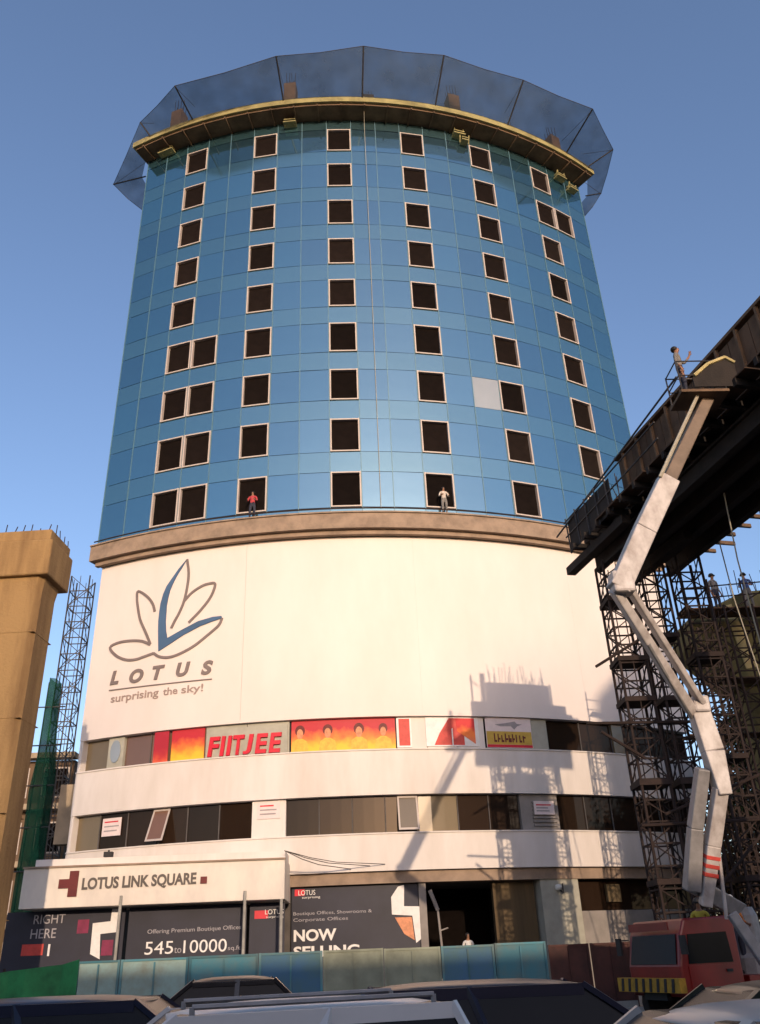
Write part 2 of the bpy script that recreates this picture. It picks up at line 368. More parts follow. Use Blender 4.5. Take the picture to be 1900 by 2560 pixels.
mu = MB(); mu.box((0, 0, (54.25+22.5)/2), (0.045, 0.10, 54.25-22.5)); mu = mu.mesh('mullion', M['mullion'])
for i in range(21): place(mu, 'mullion', AL+DA*i, 0, R+0.0, 0)
# roof slab and shuttering
mb = MB(); mb.arc(16, R+1.45, 54.42, 54.92, AL-0.6, AR+0.6, 60); roof = mb.build('roof_slab', M['slab'], bld)
mb = MB(); mb.arc(18, R+1.25, 54.28, 54.415, AL-0.3, AR+0.3, 60); mb.build('slab_shuttering', M['form'], bld)
for i in range(22):
    a = AL+1+i*(AR-AL-2)/21
    q = MB(); q.beam(P(a, 54.2, R+0.05), P(a, 54.2, R+1.4), 0.08, 0.14); q.build('joist', M['form'], bld)
for a, h in ((-21.7, 3.0), (-6.3, 3.1), (3.5, 1.2), (14.8, 2.9), (22.5, 1.0), (30.4, 2.6)):
    q = MB(); q.box(P(a, 54.93+h*0.4, R+0.55), (0.85, 0.85, h*0.8), rad(a)); c_ = q.build('column', M['form'], bld)
    q = MB()
    for dx in (-0.3, -0.1, 0.1, 0.3):
        for dy in (-0.3, 0.3):
            b = P(a, 54.93+h*0.8, R+0.55)+Vector((dx, dy, 0)); q.tube(b, b+Vector((random.gauss(0, .03), 0, h*0.4)), 0.022, 4)
    stuff(q.build('rebar', M['rust'], c_))
for a, z, w in ((-6.4, 53.75, 0.9), (15.4, 53.65, 0.9), (16.1, 53.1, 0.5), (31.2, 53.2, 0.9), (33.2, 52.6, 0.8), (-23.4, 53.9, 1.2)):
    q = MB(); q.box(P(a, z, R+0.35), (w, 0.5, 0.10), rad(a)); q.box(P(a, z+0.3, R+0.35), (w*0.9, 0.4, 0.08), rad(a))
    for s in (-1, 1): q.beam(P(a+s*0.6, z-0.1, R+0.3), P(a+s*0.6, z+0.6, R+0.5), 0.07)
    q.build('bracket', M['slab'], bld)
# podium: cornice, cladding, bands
mb = MB(); mb.arc(16, R+0.62, 21.55, 22.42, -26.6, 35.9, 60); cor = mb.build('cornice', M['cornice'], bld)
mb = MB(); mb.arc(R-0.3, R+0.70, 22.422, 22.50, -26.6, 35.9, 60); mb.build('coping', M['cornice'], cor)
mb = MB(); mb.arc(R+0.1, R+0.35, 21.30, 21.548, -26.2, 35.4, 60); mb.build('drip_moulding', M['soffit'], cor)
rl = MB(); rl.arc(R+0.50, R+0.56, 22.72, 22.77, -26.4, 35.7, 60); rl = rl.build('ledge_rail', M['rust'], cor)
pm = MB(); pm.box((0, 0, 0), (0.07, 0.05, 0.24)); pm = pm.mesh('rail_post', M['cornice'])
for i in range(58):
    a = -26+i*1.075; o = link('rail_post', pm, cor, True); o.matrix_parent_inverse = wm(bld).inverted(); o.location = P(a, 22.61, R+0.53); o.rotation_euler = (0, 0, rad(a))
for a0, a1 in ((-25.8, -9.93), (-9.91, 6.0), (6.006, 22.0), (22.006, 35.0)):
    mb = MB(); mb.arc(R-0.8, R, 11.8, 21.3, a0, a1, 14); mb.build('white_cladding', M['white'], bld)
for z0, z1, n_ in ((8.23, 10.22, 'spandrel_band'), (5.04, 6.55, 'spandrel_band')):
    mb = MB(); mb.arc(R-0.8, R, z0, z1, -25.8, 35.0, 48); b_ = mb.build(n_, M['white2'], bld)
    mb = MB(); mb.arc(R-0.6, R+0.05, z1+0.002, z1+0.06, -25.8, 35.0, 48); mb.build('sill', M['white2'], b_)
mb = MB(); mb.arc(R-0.9, R-0.22, 4.55, 5.037, -25.6, 34.8, 48); mb.build('ground_floor_fascia', M['soffit'], bld)
# podium end walls
q = MB(); q.arc(R-0.85, R-0.03, 5.1, 21.3, -25.80, -25.45, 1); q.build('end_pier', M['white2'], bld)
# window strips: list of (from, to, material)
def strip(z0, z1, segs):
    for a0, a1, m, kind in segs:
        n = max(1, round((a1-a0)/3.1))
        for i in range(n):
            b0 = a0+(a1-a0)*i/n; b1 = a0+(a1-a0)*(i+1)/n
            q = MB(); q.arc(R-0.42, R-0.36 if kind == 'pane' else R-0.20, z0+0.02, z1-0.02, b0+0.03, b1-0.03, 3)
            q.build('window_pane' if kind == 'pane' else 'wall_panel', M[m], bld)
            if kind == 'pane':
                q = MB(); q.arc(R-0.355, R-0.30, z0, z1, b1-0.06, b1+0.02, 1); q.build('window_bar', M['core'], bld)
strip(10.28, 11.8, [(-25.4, -22.8, 'olive', 'pane'), (-22.8, -21.1, 'pillar', 'wall'), (-21.1, -13.1, 'brownpane', 'pane'), (-13.1, -5.6, 'pillar', 'wall'),
                    (-5.6, 3.7, 'bronze', 'pane'), (3.7, 11.5, 'white2', 'wall'), (11.5, 16.0, 'bronze', 'pane'), (16.0, 17.6, 'pillar', 'wall'),
                    (17.6, 24.7, 'bronze', 'pane'), (24.7, 26.3, 'olive', 'wall'), (26.3, 34.8, 'bronze', 'pane')])
strip(6.61, 8.23, [(-25.4, -22.9, 'olive', 'pane'), (-22.9, -8.7, 'bronze', 'pane'), (-8.7, -5.8, 'white2', 'wall'), (-5.8, 5.2, 'bronze', 'pane'),
                   (5.2, 8.6, 'olive', 'pane'), (8.6, 14.1, 'bronze', 'pane'), (14.1, 17.7, 'greywall', 'wall'), (17.7, 34.8, 'bronze', 'pane')])
def awning(a0, a1, ztop, h, out, m):
    q = MB(); t = 0.05
    pts = lambda r0, z: [P(a0, z, r0), P(a1, z, r0)]
    rt, rb = R-0.28, R-0.28+out
    def rect(b0, b1, u0, u1, off):
        f = lambda b, u: P(b, ztop-h*u, rt+(rb-rt)*u+off)
        return [f(b0, u1), f(b1, u1), f(b1, u0), f(b0, u0), f(b0, u1)+P(b0, .01, -t)-P(b0, 0, 0), f(b1, u1)+P(b1, .01, -t)-P(b1, 0, 0), f(b1, u0)+P(b1, .01, -t)-P(b1, 0, 0), f(b0, u0)+P(b0, .01, -t)-P(b0, 0, 0)]
    q.hexa(rect(a0+.12, a1-.12, .04, .96, 0)); o = q.build('awning_window', M[m], bld)
    q = MB(); d = 0.14
    q.hexa(rect(a0, a0+d, 0, 1, .02)); q.hexa(rect(a1-d, a1, 0, 1, .02)); q.hexa(rect(a0+d, a1-d, 0, .06, .02)); q.hexa(rect(a0+d, a1-d, .94, 1, .02))
    q.build('sash_frame', M['frame'], o)
awning(-17.55, -16.0, 8.18, 1.45, 0.62, 'brownpane'); awning(3.45, 5.15, 8.2, 1.5, 0.30, 'olive'); 
# louvres in the grey bay
for i in range(7):
    q = MB(); q.arc(R-0.2, R-0.12, 6.8+i*0.17, 6.88+i*0.17, 15.2, 17.4, 2); q.build('louvre', M['greywall'], bld)
# ground floor: recessed shop fronts and pillars
for a0, a1, z0, z1, m, nm in ((-25.5, 5.3, 0.12, 4.55, 'core', 'shop_wall'), (11.3, 15.0, 0.9, 4.55, 'curtain', 'shutter'), (15.25, 18.8, 0.12, 4.55, 'pillar', 'pillar'),
                             (18.8, 34.6, 3.25, 4.55, 'bronze', 'shop_glazing'), (17.4, 34.6, 0.12, 3.22, 'greywall', 'plinth_wall')):
    off = {'pillar': 0.30, 'plinth_wall': 0.42, 'shop_wall': 0.8}.get(nm, 0.75)
    q = MB(); q.arc(R-1.6 if nm != 'shutter' else R-1.0, R-off, z0, z1, a0, a1, 8); q.build(nm, M[m], bld)
q = MB(); q.arc(R-5.2, R-5.0, 0.12, 4.5, 3, 14, 4); q.build('lobby_wall', M['void'], bld)
q = MB(); q.arc(R-4, R-0.3, 0.13, 0.72, 5, 15, 6); q.build('entrance_plinth', M['greywall'], bld)
q = MB(); q.arc(R-1.0, R-0.45, 0.8, 4.55, 4.9, 5.5, 1); q.build('entrance_pier', M['greywall'], bld)
q = MB(); q.box(P(22.6, 3.95, R-0.6), (0.8, 0.12, 0.75), rad(22.6)); q.build('notice_panel', M['olive'], bld)
# brown opening surround, lamp on pillar
lmp = thing('wall_lamp', 'round white bulkhead lamp on the pale pillar by the entrance', 'lamp', P(16.8, 4.2, R-0.2))
q = MB(); q.lathe(P(16.8, 4.2, R-0.22), [(0.03, -.13), (0.14, -.1), (0.17, 0), (0.14, .1), (0.03, .13)], 10); q.build('globe', M['lampglass'], lmp, smooth=True)
q = MB(); q.beam(P(16.8, 4.2, R-0.30), P(17.1, 3.95, R-0.12), 0.06); q.beam(P(17.1, 3.95, R-0.12), P(17.1, 4.35, R-0.12), 0.05); q.build('bracket', M['black'], lmp)

# ------------------------------------------------------------------ lettering and logo on the white wall
lg = thing('wall_logo', 'grey and blue lotus flower outline logo with word LOTUS on white wall', 'logo', P(-18, 14, R))
def stroke(pts, w, r0=R+0.004, r1=R+0.05):
    n = len(pts); L_, Rr = [], []
    k = math.radians(1)*R
    xy = [(a*k, z) for a, z in pts]
    # smooth by Catmull-Rom
    sm = []
    for i in range(n-1):
        p0, p1, p2, p3 = xy[max(i-1, 0)], xy[i], xy[i+1], xy[min(i+2, n-1)]
        for t in (0, .25, .5, .75):
            sm.append(tuple(0.5*((2*p1[j])+(-p0[j]+p2[j])*t+(2*p0[j]-5*p1[j]+4*p2[j]-p3[j])*t*t+(-p0[j]+3*p1[j]-3*p2[j]+p3[j])*t**3) for j in (0, 1)))
    sm.append(xy[-1]); n = len(sm)
    for i in range(n):
        a, b = sm[max(i-1, 0)], sm[min(i+1, n-1)]; d = math.hypot(b[0]-a[0], b[1]-a[1]) or 1; nx, ny = -(b[1]-a[1])/d, (b[0]-a[0])/d
        L_.append((sm[i][0]+nx*w/2, sm[i][1]+ny*w/2)); Rr.append((sm[i][0]-nx*w/2, sm[i][1]-ny*w/2))
    q = MB()
    for i in range(n-1):
        c = [Rr[i], Rr[i+1], L_[i+1], L_[i]]
        q.hexa([P(x/k, z, r0) for x, z in c]+[P(x/k, z, r1) for x, z in c])
    return q
for pts in ([(-15.97, 20.8), (-15.7, 19.99), (-15.74, 19.17), (-15.98, 18.37), (-16.39, 17.76), (-16.73, 17.41), (-17.07, 17.01)],
            [(-15.94, 18.42), (-15.15, 18.85), (-14.11, 19.15), (-13.33, 19.22), (-12.94, 19.18), (-12.96, 18.91), (-13.34, 18.39), (-14.23, 17.76), (-15.32, 17.18)],
            [(-18.98, 18.07), (-19.27, 18.53), (-20.0, 19.03), (-21.05, 19.41), (-21.1, 19.02), (-20.93, 18.57), (-20.5, 17.77), (-19.71, 16.96), (-19.12, 16.31)],
            [(-19.11, 16.28), (-20.04, 16.54), (-21.33, 16.67), (-22.64, 16.68), (-23.59, 16.5), (-22.81, 16.01), (-21.65, 15.68), (-20.58, 15.6), (-19.66, 15.68), (-18.67, 15.79)],
            [(-18.67, 15.79), (-18.02, 15.56), (-17.02, 15.46), (-15.87, 15.59), (-14.57, 15.91), (-13.31, 16.4), (-12.32, 16.85), (-12.03, 17.23)]):
    stroke(pts, 0.135).build('petal_outline', M['logogrey'], lg)
blue = [(-15.97, 20.8), (-16.77, 20.3), (-17.41, 19.8), (-17.91, 19.4), (-18.2, 18.98), (-18.4, 18.45), (-18.45, 18.03), (-18.46, 17.49), (-18.39, 16.96), (-18.17, 15.85),
        (-17.13, 16.14), (-15.72, 16.55), (-14.13, 16.91), (-12.91, 17.1), (-12.03, 17.21), (-12.09, 17.33), (-12.94, 17.33), (-14.35, 17.19), (-15.95, 16.83), (-17.38, 16.49),
        (-17.57, 16.9), (-17.69, 17.43), (-17.71, 17.97), (-17.73, 18.29), (-17.65, 18.72), (-17.51, 19.14), (-17.22, 19.56), (-16.91, 19.92), (-16.46, 20.33)]
q = MB(); q.prism(blue, lambda a, z: P(a, z, R+0.006), lambda a, z: P(a, z, R+0.065)); q.build('blue_petals', M['logoblue'], lg)
for ch, a0, w, z in (('L', -23.1, 0.50, 14.45), ('O', -21.0, 0.80, 14.36), ('T', -18.62, 0.68, 14.38), ('U', -16.2, 0.74, 14.38), ('S', -13.75, 0.60, 14.33)):
    text('letter', ch, w, 0.72, on_cyl(a0, z, R+0.005), M['logogrey'], lg, 0.05, shear=0.2, bold=0.045)
stroke([(-23.12, 14.18), (-17.77, 14.11), (-12.68, 14.08)], 0.05).build('underline', M['logogrey'], lg)
for wd, a0, w in (('surprising', -22.8, 2.75), ('the', -17.35, 0.78), ('sky!', -15.55, 1.15)):
    text('tagline_word', wd, w, 0.50 if wd != 'the' else 0.38, on_cyl(a0, 13.40 if wd != 'the' else 13.52, R+0.005), M['logotag'], lg, 0.03, bold=0.01)

# coaching sign in the upper window strip
sg = thing('lettered_sign', 'big slanted red letters FIITJEE on pale panel above middle band', 'sign', P(-9.5, 10.3, R))
q = MB(); q.arc(R-0.19, R-0.10, 10.30, 11.62, -12.95, -5.75, 6); q.build('backing_panel', M['pillar'], sg)
for ch, x, w in (('F', 0, .60), ('I', .60, .27), ('I', .92, .27), ('T', 1.24, .56), ('J', 1.74, .50), ('E', 2.32, .60), ('E', 2.98, .60)):
    text('letter', ch, w, 0.92, on_cyl(-12.72+math.degrees(x/R), 10.32, R-0.09), M['signred'], sg, 0.12, shear=0.12, bold=0.03)

def poster(label, a0, a1, z0, z1, m, r=R-0.27):
    t = thing('poster', label, 'poster', P((a0+a1)/2, z0, r), group=None)
    q = MB(); q.arc(r, r+0.03, z0, z1, a0, a1, 4); q.build('sheet', M[m], t); return t
def ell(q, a, z, rx, rz, r, d, n=14, half=False):
    k = math.radians(1)*R
    pts = [(a+rx/k*math.cos(2*math.pi*i/n), z+rz*math.sin(2*math.pi*i/n)) for i in range(n)]
    q.prism(pts, lambda x, y: P(x, y, r), lambda x, y: P(x, y, r+d))
poster('narrow red poster leaning out on the window by brown panes', -17.9, -16.5, 10.3, 11.75, 'fire2', R-0.10)
poster('orange and yellow flame poster beside the red letters', -16.3, -13.2, 10.32, 11.78, 'fire', R-0.22)
t = poster('wide red and yellow poster with four portrait heads', -5.45, 3.55, 10.32, 11.78, 'fire')
for i, (a, s) in enumerate(((-4.7, 1.0), (-2.3, 1.0), (0.4, 1.05), (2.5, 0.9))):
    h = MB(); ell(h, a, 11.30, 0.24*s, 0.27*s, R-0.239, 0.006); h.build('hair_print', M['hairprint'], t)
    h = MB(); ell(h, a, 11.15, 0.155*s, 0.24*s, R-0.232, 0.006); h.build('face_print', M['skinprint'], t)
    h = MB(); k = math.degrees(1/R)
    h.prism([(a-0.42*k, 10.36), (a+0.42*k, 10.36), (a+0.36*k, 10.78), (a+0.12*k, 10.93), (a-0.12*k, 10.93), (a-0.36*k, 10.78)], lambda x, y: P(x, y, R-0.2385), lambda x, y: P(x, y, R-0.235)); h.build('shirt_print', M['shirtprint'], t)
t = poster('slim coral poster in white border next to portraits', 3.65, 4.95, 10.36, 11.74, 'print', R-0.18)
q = MB(); q.arc(R-0.148, R-0.142, 10.44, 11.70, 3.85, 4.8, 2); q.build('coral_print', M['coral'], t)
t = poster('white poster with coral slanted arrow and red corner', 6.2, 10.95, 10.4, 11.76, 'print', R-0.18)
q = MB(); q.prism([(6.9, 10.45), (9.6, 10.45), (9.6, 11.72), (8.3, 11.72), (7.4, 11.0)], lambda x, y: P(x, y, R-0.149), lambda x, y: P(x, y, R-0.142)); q.build('coral_arrow', M['coral'], t)
q = MB(); q.prism([(9.0, 11.1), (10.6, 10.5), (10.6, 11.72), (8.9, 11.72)], lambda x, y: P(x, y, R-0.141), lambda x, y: P(x, y, R-0.134)); q.build('red_corner', M['fire3'], t)
t = poster('white and ochre signboard with dark lettering and red foot stripe', 11.6, 15.95, 10.34, 11.78, 'paper', R-0.16)
q = MB(); q.arc(R-0.128, R-0.120, 10.50, 11.12, 11.65, 15.9, 3); q.build('ochre_field', M['ochre'], t)
q = MB(); q.arc(R-0.128, R-0.118, 10.36, 10.49, 11.65, 15.9, 3); q.build('red_stripe', M['signred'], t)
for i in range(9):
    a_ = 12.3+i*0.34; q = MB(); q.arc(R-0.118, R-0.110, 10.60, 10.92+random.uniform(-.02, .10), a_, a_+.11, 1)
    q.arc(R-0.1175, R-0.111, 10.60+random.choice((.0, .12, .2)), 10.68+random.choice((.02, .12, .2)), a_+.12, a_+.24+random.uniform(0, .06), 1); q.build('letter_print', M['maroon'], t)
q = MB(); q.prism([(12.5, 11.45), (13.5, 11.52), (14.4, 11.62), (14.6, 11.5), (15.1, 11.48), (14.6, 11.38), (14.3, 11.22), (14.0, 11.38), (13.0, 11.36)], lambda x, y: P(x, y, R-0.128), lambda x, y: P(x, y, R-0.12)); q.build('emblem_print', M['greyprint'], t)
def notice(label, a0, a1, z0, z1, r):
    t = poster(label, a0, a1, z0, z1, 'paper', r); t.name = 'notice'
    for i in range(3):
        q = MB(); z = z1-0.14-i*(z1-z0-0.2)/3; q.arc(r+0.031, r+0.036, z-0.06, z, a0+0.2, a1-0.2-random.uniform(0, .5), 2); q.build('text_line', M['signred'] if i == 0 else M['greyprint'], t)
notice('pinkish paper notice hanging in the window left of the open sash', -22.6, -20.7, 7.2, 8.0, R-0.30)
notice('pale notice with red line on the white column between dark windows', -8.2, -6.3, 7.42, 8.15, R-0.19)
notice('small grey notice on the louvred bay', 15.3, 17.2, 7.3, 7.9, R-0.11)
mr_ = MB(); ell(mr_, -21.95, 11.1, 0.30, 0.55, R-0.19, 0.04); tag(mr_.build('oval_mirror', M['paleglass']), 'pale oval plaque on the narrow white panel at the podium end', 'plaque')

# ------------------------------------------------------------------ canopy sign and hoardings
cn = thing('canopy_sign', 'long pale fascia canopy reading LOTUS LINK SQUARE with dark red mark', 'sign', (-8.2, -34, 0))
q = MB(); q.box((-8.2, -32.6, 4.67), (10.5, 3.2, 1.52)); q.build('fascia_box', M['signwhite'], cn, bevel=0.02)
q = MB(); q.box((-8.15, -31.9, 5.62), (10.3, 3.0, 0.36)); q.build('roof_upstand', M['white2'], cn)
q = MB(); q.box((-8.2, -34.22, 5.42), (10.56, 0.10, 0.07)); q.build('edge_trim', M['soffit'], cn)
text('lettering', 'LOTUS LINK SQUARE', 4.55, 0.52, on_wall(-11.05, -34.205, 4.45), M['signgrey'], cn, 0.03, bold=0.035, slope=0.012)
q = MB()
q.box((-11.40, -34.225, 4.77), (0.36, 0.05, 0.95)); q.box((-11.78, -34.225, 4.78), (0.40, 0.05, 0.34)); q.build('red_mark', M['maroon'], cn)
q = MB(); q.box((-6.20, -34.225, 4.72), (0.26, 0.05, 0.26)); q.build('square_mark', M['maroon'], cn)
q = MB(); q.box((-10.4, -33.2, 5.93), (0.34, 0.3, 0.2)); q.beam((-10.4, -33.2, 5.8), (-10.4, -33.2, 6.1), .06); q.build('flood_lamp', M['black'], cn)
for x in (-9.4, -4.5, -3.05):
    q = MB(); q.tube((x, -34.4, 0.12), (x, -34.4, 4.25 if x < -3.2 else 3.9), 0.06, 8)
    tag(q.build('canopy_post', M['kerb']), {-9.4: 'thin grey post beside the white zigzag mark under the canopy', -4.5: 'thin grey post between the price board and the narrow board', -3.05: 'thin pale post at the canopy corner by NOW SELLING'}[x], 'post')

def board(label, x0, x1, y, z0, z1):
    t = thing('hoarding_board', label, 'hoarding', ((x0+x1)/2, y, 0))
    q = MB(); q.box(((x0+x1)/2, y, (z0+z1)/2), (x1-x0, 0.08, z1-z0)); q.build('panel', M['navy'], t)
    q = MB()
    for x in (x0+0.3, x1-0.3): q.beam((x, y+0.1, 0.12), (x, y+0.1, z1), 0.08)
    q.build('support', M['rust'], t); return t
YB = -33.2
t = board('navy hoarding reading RIGHT HERE with a coral block', -14.2, -9.45, YB, 0.3, 3.86)
text('lettering', 'RIGHT', 1.25, 0.34, on_wall(-13.1, YB-0.045, 3.40), M['printdim'], t, 0.012)
text('lettering', 'HERE', 1.0, 0.34, on_wall(-13.15, YB-0.045, 2.88), M['printdim'], t, 0.012)
q = MB(); q.box((-13.0, YB-0.05, 2.48), (0.85, 0.02, 0.40)); q.build('coral_block', M['coral'], t)
q = MB(); q.box((-12.35, YB-0.05, 2.45), (0.08, 0.02, 0.42)); q.build('white_bar', M['print'], t)
q = MB(); q.box((-11.1, YB-0.05, 3.25), (0.45, 0.02, 0.50)); q.build('magenta_print', M['magenta'], t)
q = MB(); q.prism([(-10.0, 3.85), (-9.75, 3.85), (-9.68, 3.0), (-10.38, 2.95), (-10.30, 2.05), (-10.70, 2.25), (-10.72, 3.35), (-10.02, 3.40)], lambda x, z: Vector((x, YB-0.045, z)), lambda x, z: Vector((x, YB-0.06, z))); q.build('white_zigzag', M['print'], t)
q = MB(); q.box((-10.05, YB-0.05, 2.45), (0.45, 0.02, 0.55)); q.build('magenta_print', M['magenta'], t)
t = board('navy hoarding with the floor areas 545 to 10000', -9.3, -4.55, YB, 0.3, 3.86)
text('lettering', 'Offering Premium Boutique Offices', 3.75, 0.20, on_wall(-8.5, YB-0.045, 2.84), M['printdim'], t, 0.012, slope=0.01)
text('numerals', '545', 1.12, 0.46, on_wall(-8.55, YB-0.045, 2.14), M['print'], t, 0.012)
text('lettering', 'to', 0.28, 0.20, on_wall(-7.38, YB-0.045, 2.16), M['printdim'], t, 0.012)
text('numerals', '10000', 1.72, 0.46, on_wall(-7.02, YB-0.045, 2.14), M['print'], t, 0.012)
text('lettering', 'sq.ft', 0.50, 0.20, on_wall(-5.25, YB-0.045, 2.14), M['printdim'], t, 0.012)
t = board('narrow navy hoarding with small red and white mark', -4.42, -3.0, YB, 0.3, 3.86)
q = MB(); q.box((-3.95, YB-0.05, 3.42), (0.55, 0.02, 0.30)); q.build('red_print', M['signred'], t)
text('lettering', 'LOTUS', 0.75, 0.18, on_wall(-3.8, YB-0.062, 3.42), M['print'], t, 0.012); text('lettering', 'surprising', 0.7, 0.10, on_wall(-3.75, YB-0.062, 3.26), M['print'], t, 0.012)
t = thing('hoarding_board', 'curved navy hoarding reading NOW SELLING left of the dark entrance', 'hoarding', P(-1, 0.1, R-0.4))
q = MB(); q.arc(R-0.6, R-0.5, 0.6, 4.50, -5.35, 4.85, 8); q.build('panel', M['navy'], t)
rb = R-0.495
text('lettering', 'NOW', 1.86, 0.46, on_cyl(-5.15, 2.42, rb), M['print'], t, 0.012, bold=0.03)
text('lettering', 'SELLING', 2.85, 0.42, on_cyl(-5.15, 1.82, rb), M['print'], t, 0.012, bold=0.03)
text('lettering', 'Boutique Offices, Showrooms &', 3.45, 0.17, on_cyl(-5.2, 3.40, rb), M['printdim'], t, 0.012)
text('lettering', 'Corporate Offices', 2.4, 0.17, on_cyl(-5.2, 3.15, rb), M['printdim'], t, 0.012)
q = MB(); q.arc(rb, rb+.012, 4.20, 4.46, -5.1, -4.3, 1); q.build('red_print', M['signred'], t)
text('lettering', 'LOTUS', 0.75, 0.20, on_cyl(-4.8, 4.22, rb+.014), M['print'], t, 0.012); text('lettering', 'surprising', 0.8, 0.11, on_cyl(-4.5, 4.06, rb+.014), M['print'], t, 0.012)
q = MB(); q.prism([(2.66, 4.01), (3.25, 4.42), (3.75, 4.48), (3.66, 3.63), (5.0, 3.6), (4.95, 2.35), (4.5, 2.19), (4.3, 3.25), (2.67, 3.32)], lambda a, z: P(a, z, rb), lambda a, z: P(a, z, rb+.03)); q.build('white_zigzag', M['print'], t)
q = MB(); q.prism([(2.9, 3.2), (4.25, 3.2), (4.4, 2.3), (3.6, 2.55)], lambda a, z: P(a, z, rb), lambda a, z: P(a, z, rb+.02)); q.build('flesh_print', M['skinprint'], t)
# entrance tripod post
q = MB(); b = P(6.6, 0.72, R-0.3); q.tube(b, b+Vector((-.15, 0, 2.7)), 0.05, 6); q.tube(b+Vector((-.15, 0, 2.7)), b+Vector((-.45, 0, 3.5)), 0.09, 6); q.tube(b+Vector((-.1, 0, 1.9)), b+Vector((.25, 0, 2.0)), 0.03, 5); q.box(b+Vector((0, 0, .05)), (.4, .4, .1))
tag(q.build('entrance_post', M['greywall']), 'slim grey post standing in the dark entrance opening', 'post')

# ------------------------------------------------------------------ debris net fan round the roof
nt_ = thing('safety_net', 'blue grey debris net fanned out on poles around the roof slab', 'net', (2.4, -R-1.5, 54.5))
outer = [Vector((-15.6, -24.0, 53.9)), Vector((-17.7, -25.2, 55.4)), Vector((-14.45, -30.5, 55.6))]
inner = [Vector((-14.4, -24.0, 54.4)), Vector((-15.1, -26.6, 54.5)), P(-24.6, 54.7, R+1.4)]
for a, z in ((-18.58, 55.15), (-6.89, 55.95), (2.72, 56.7), (11.81, 56.75), (21.64, 56.55)):
    outer.append(P(a, z, R+4)); inner.append(P(a, 54.85, R+1.42))
outer += [Vector((18.35, -31.4, 55.6)), Vector((20.75, -28.0, 55.5)), Vector((20.85, -23.9, 55.4)), Vector((19.6, -22.6, 54.2))]
inner += [P(31.0, 54.8, R+1.42), P(34.9, 54.7, R+1.42), Vector((19.5, -24.4, 54.6)), Vector((18.6, -22.8, 54.4))]
for i in range(len(outer)-1):
    q = MB(); n = 6; vs = []
    a0, a1, b0, b1 = inner[i], inner[i+1], outer[i], outer[i+1]
    for u in range(n+1):
        for w in range(n+1):
            s_, t_ = u/n, w/n
            p = (a0*(1-s_)+a1*s_)*(1-t_)+(b0*(1-s_)+b1*s_)*t_
            # inner side follows the round slab
            if 2 <= i <= 7:
                pr = math.hypot(p.x, p.y); ai = (a0*(1-s_)+a1*s_); rr = math.hypot(ai.x, ai.y); k = (1-t_)*(R+1.42-rr); p = Vector((p.x*(1+k/pr), p.y*(1+k/pr), p.z))
            sag = 4*s_*(1-s_)*(0.16*t_+0.12*math.sin(math.pi*t_)); p = p+Vector((0, 0, -sag))
            vs.append(p)
    q.add(vs, [(u*(n+1)+w, (u+1)*(n+1)+w, (u+1)*(n+1)+w+1, u*(n+1)+w+1) for u in range(n) for w in range(n)])
    q.build('net_panel', M['net'], nt_, smooth=True)
    q = MB(); q.path([b0, (b0+b1)/2+Vector((0, 0, -0.16)), b1], 0.02, 4); q.build('edge_rope', M['cable'], nt_)
for i in range(len(outer)):
    q = MB(); d = outer[i]-inner[i]; q.tube(inner[i]-d*0.12, outer[i], 0.055, 6); q.build('pole', M['pole'], nt_)
    q = MB(); q.tube(inner[i]+Vector((0, 0, 1.6))-d*0.05, outer[i]-d*.05, 0.016, 4); q.build('stay', M['cable'], nt_)
q = MB(); q.path([P(2.9, 54.9, R+1.5), P(3.0, 53.5, R+0.4), P(3.1, 40, R+.15), P(3.1, 23, R+.1)], 0.018, 4)
tag(q.build('hanging_rope', M['rope']), 'thin rope hanging down the glass from the roof slab', 'rope')

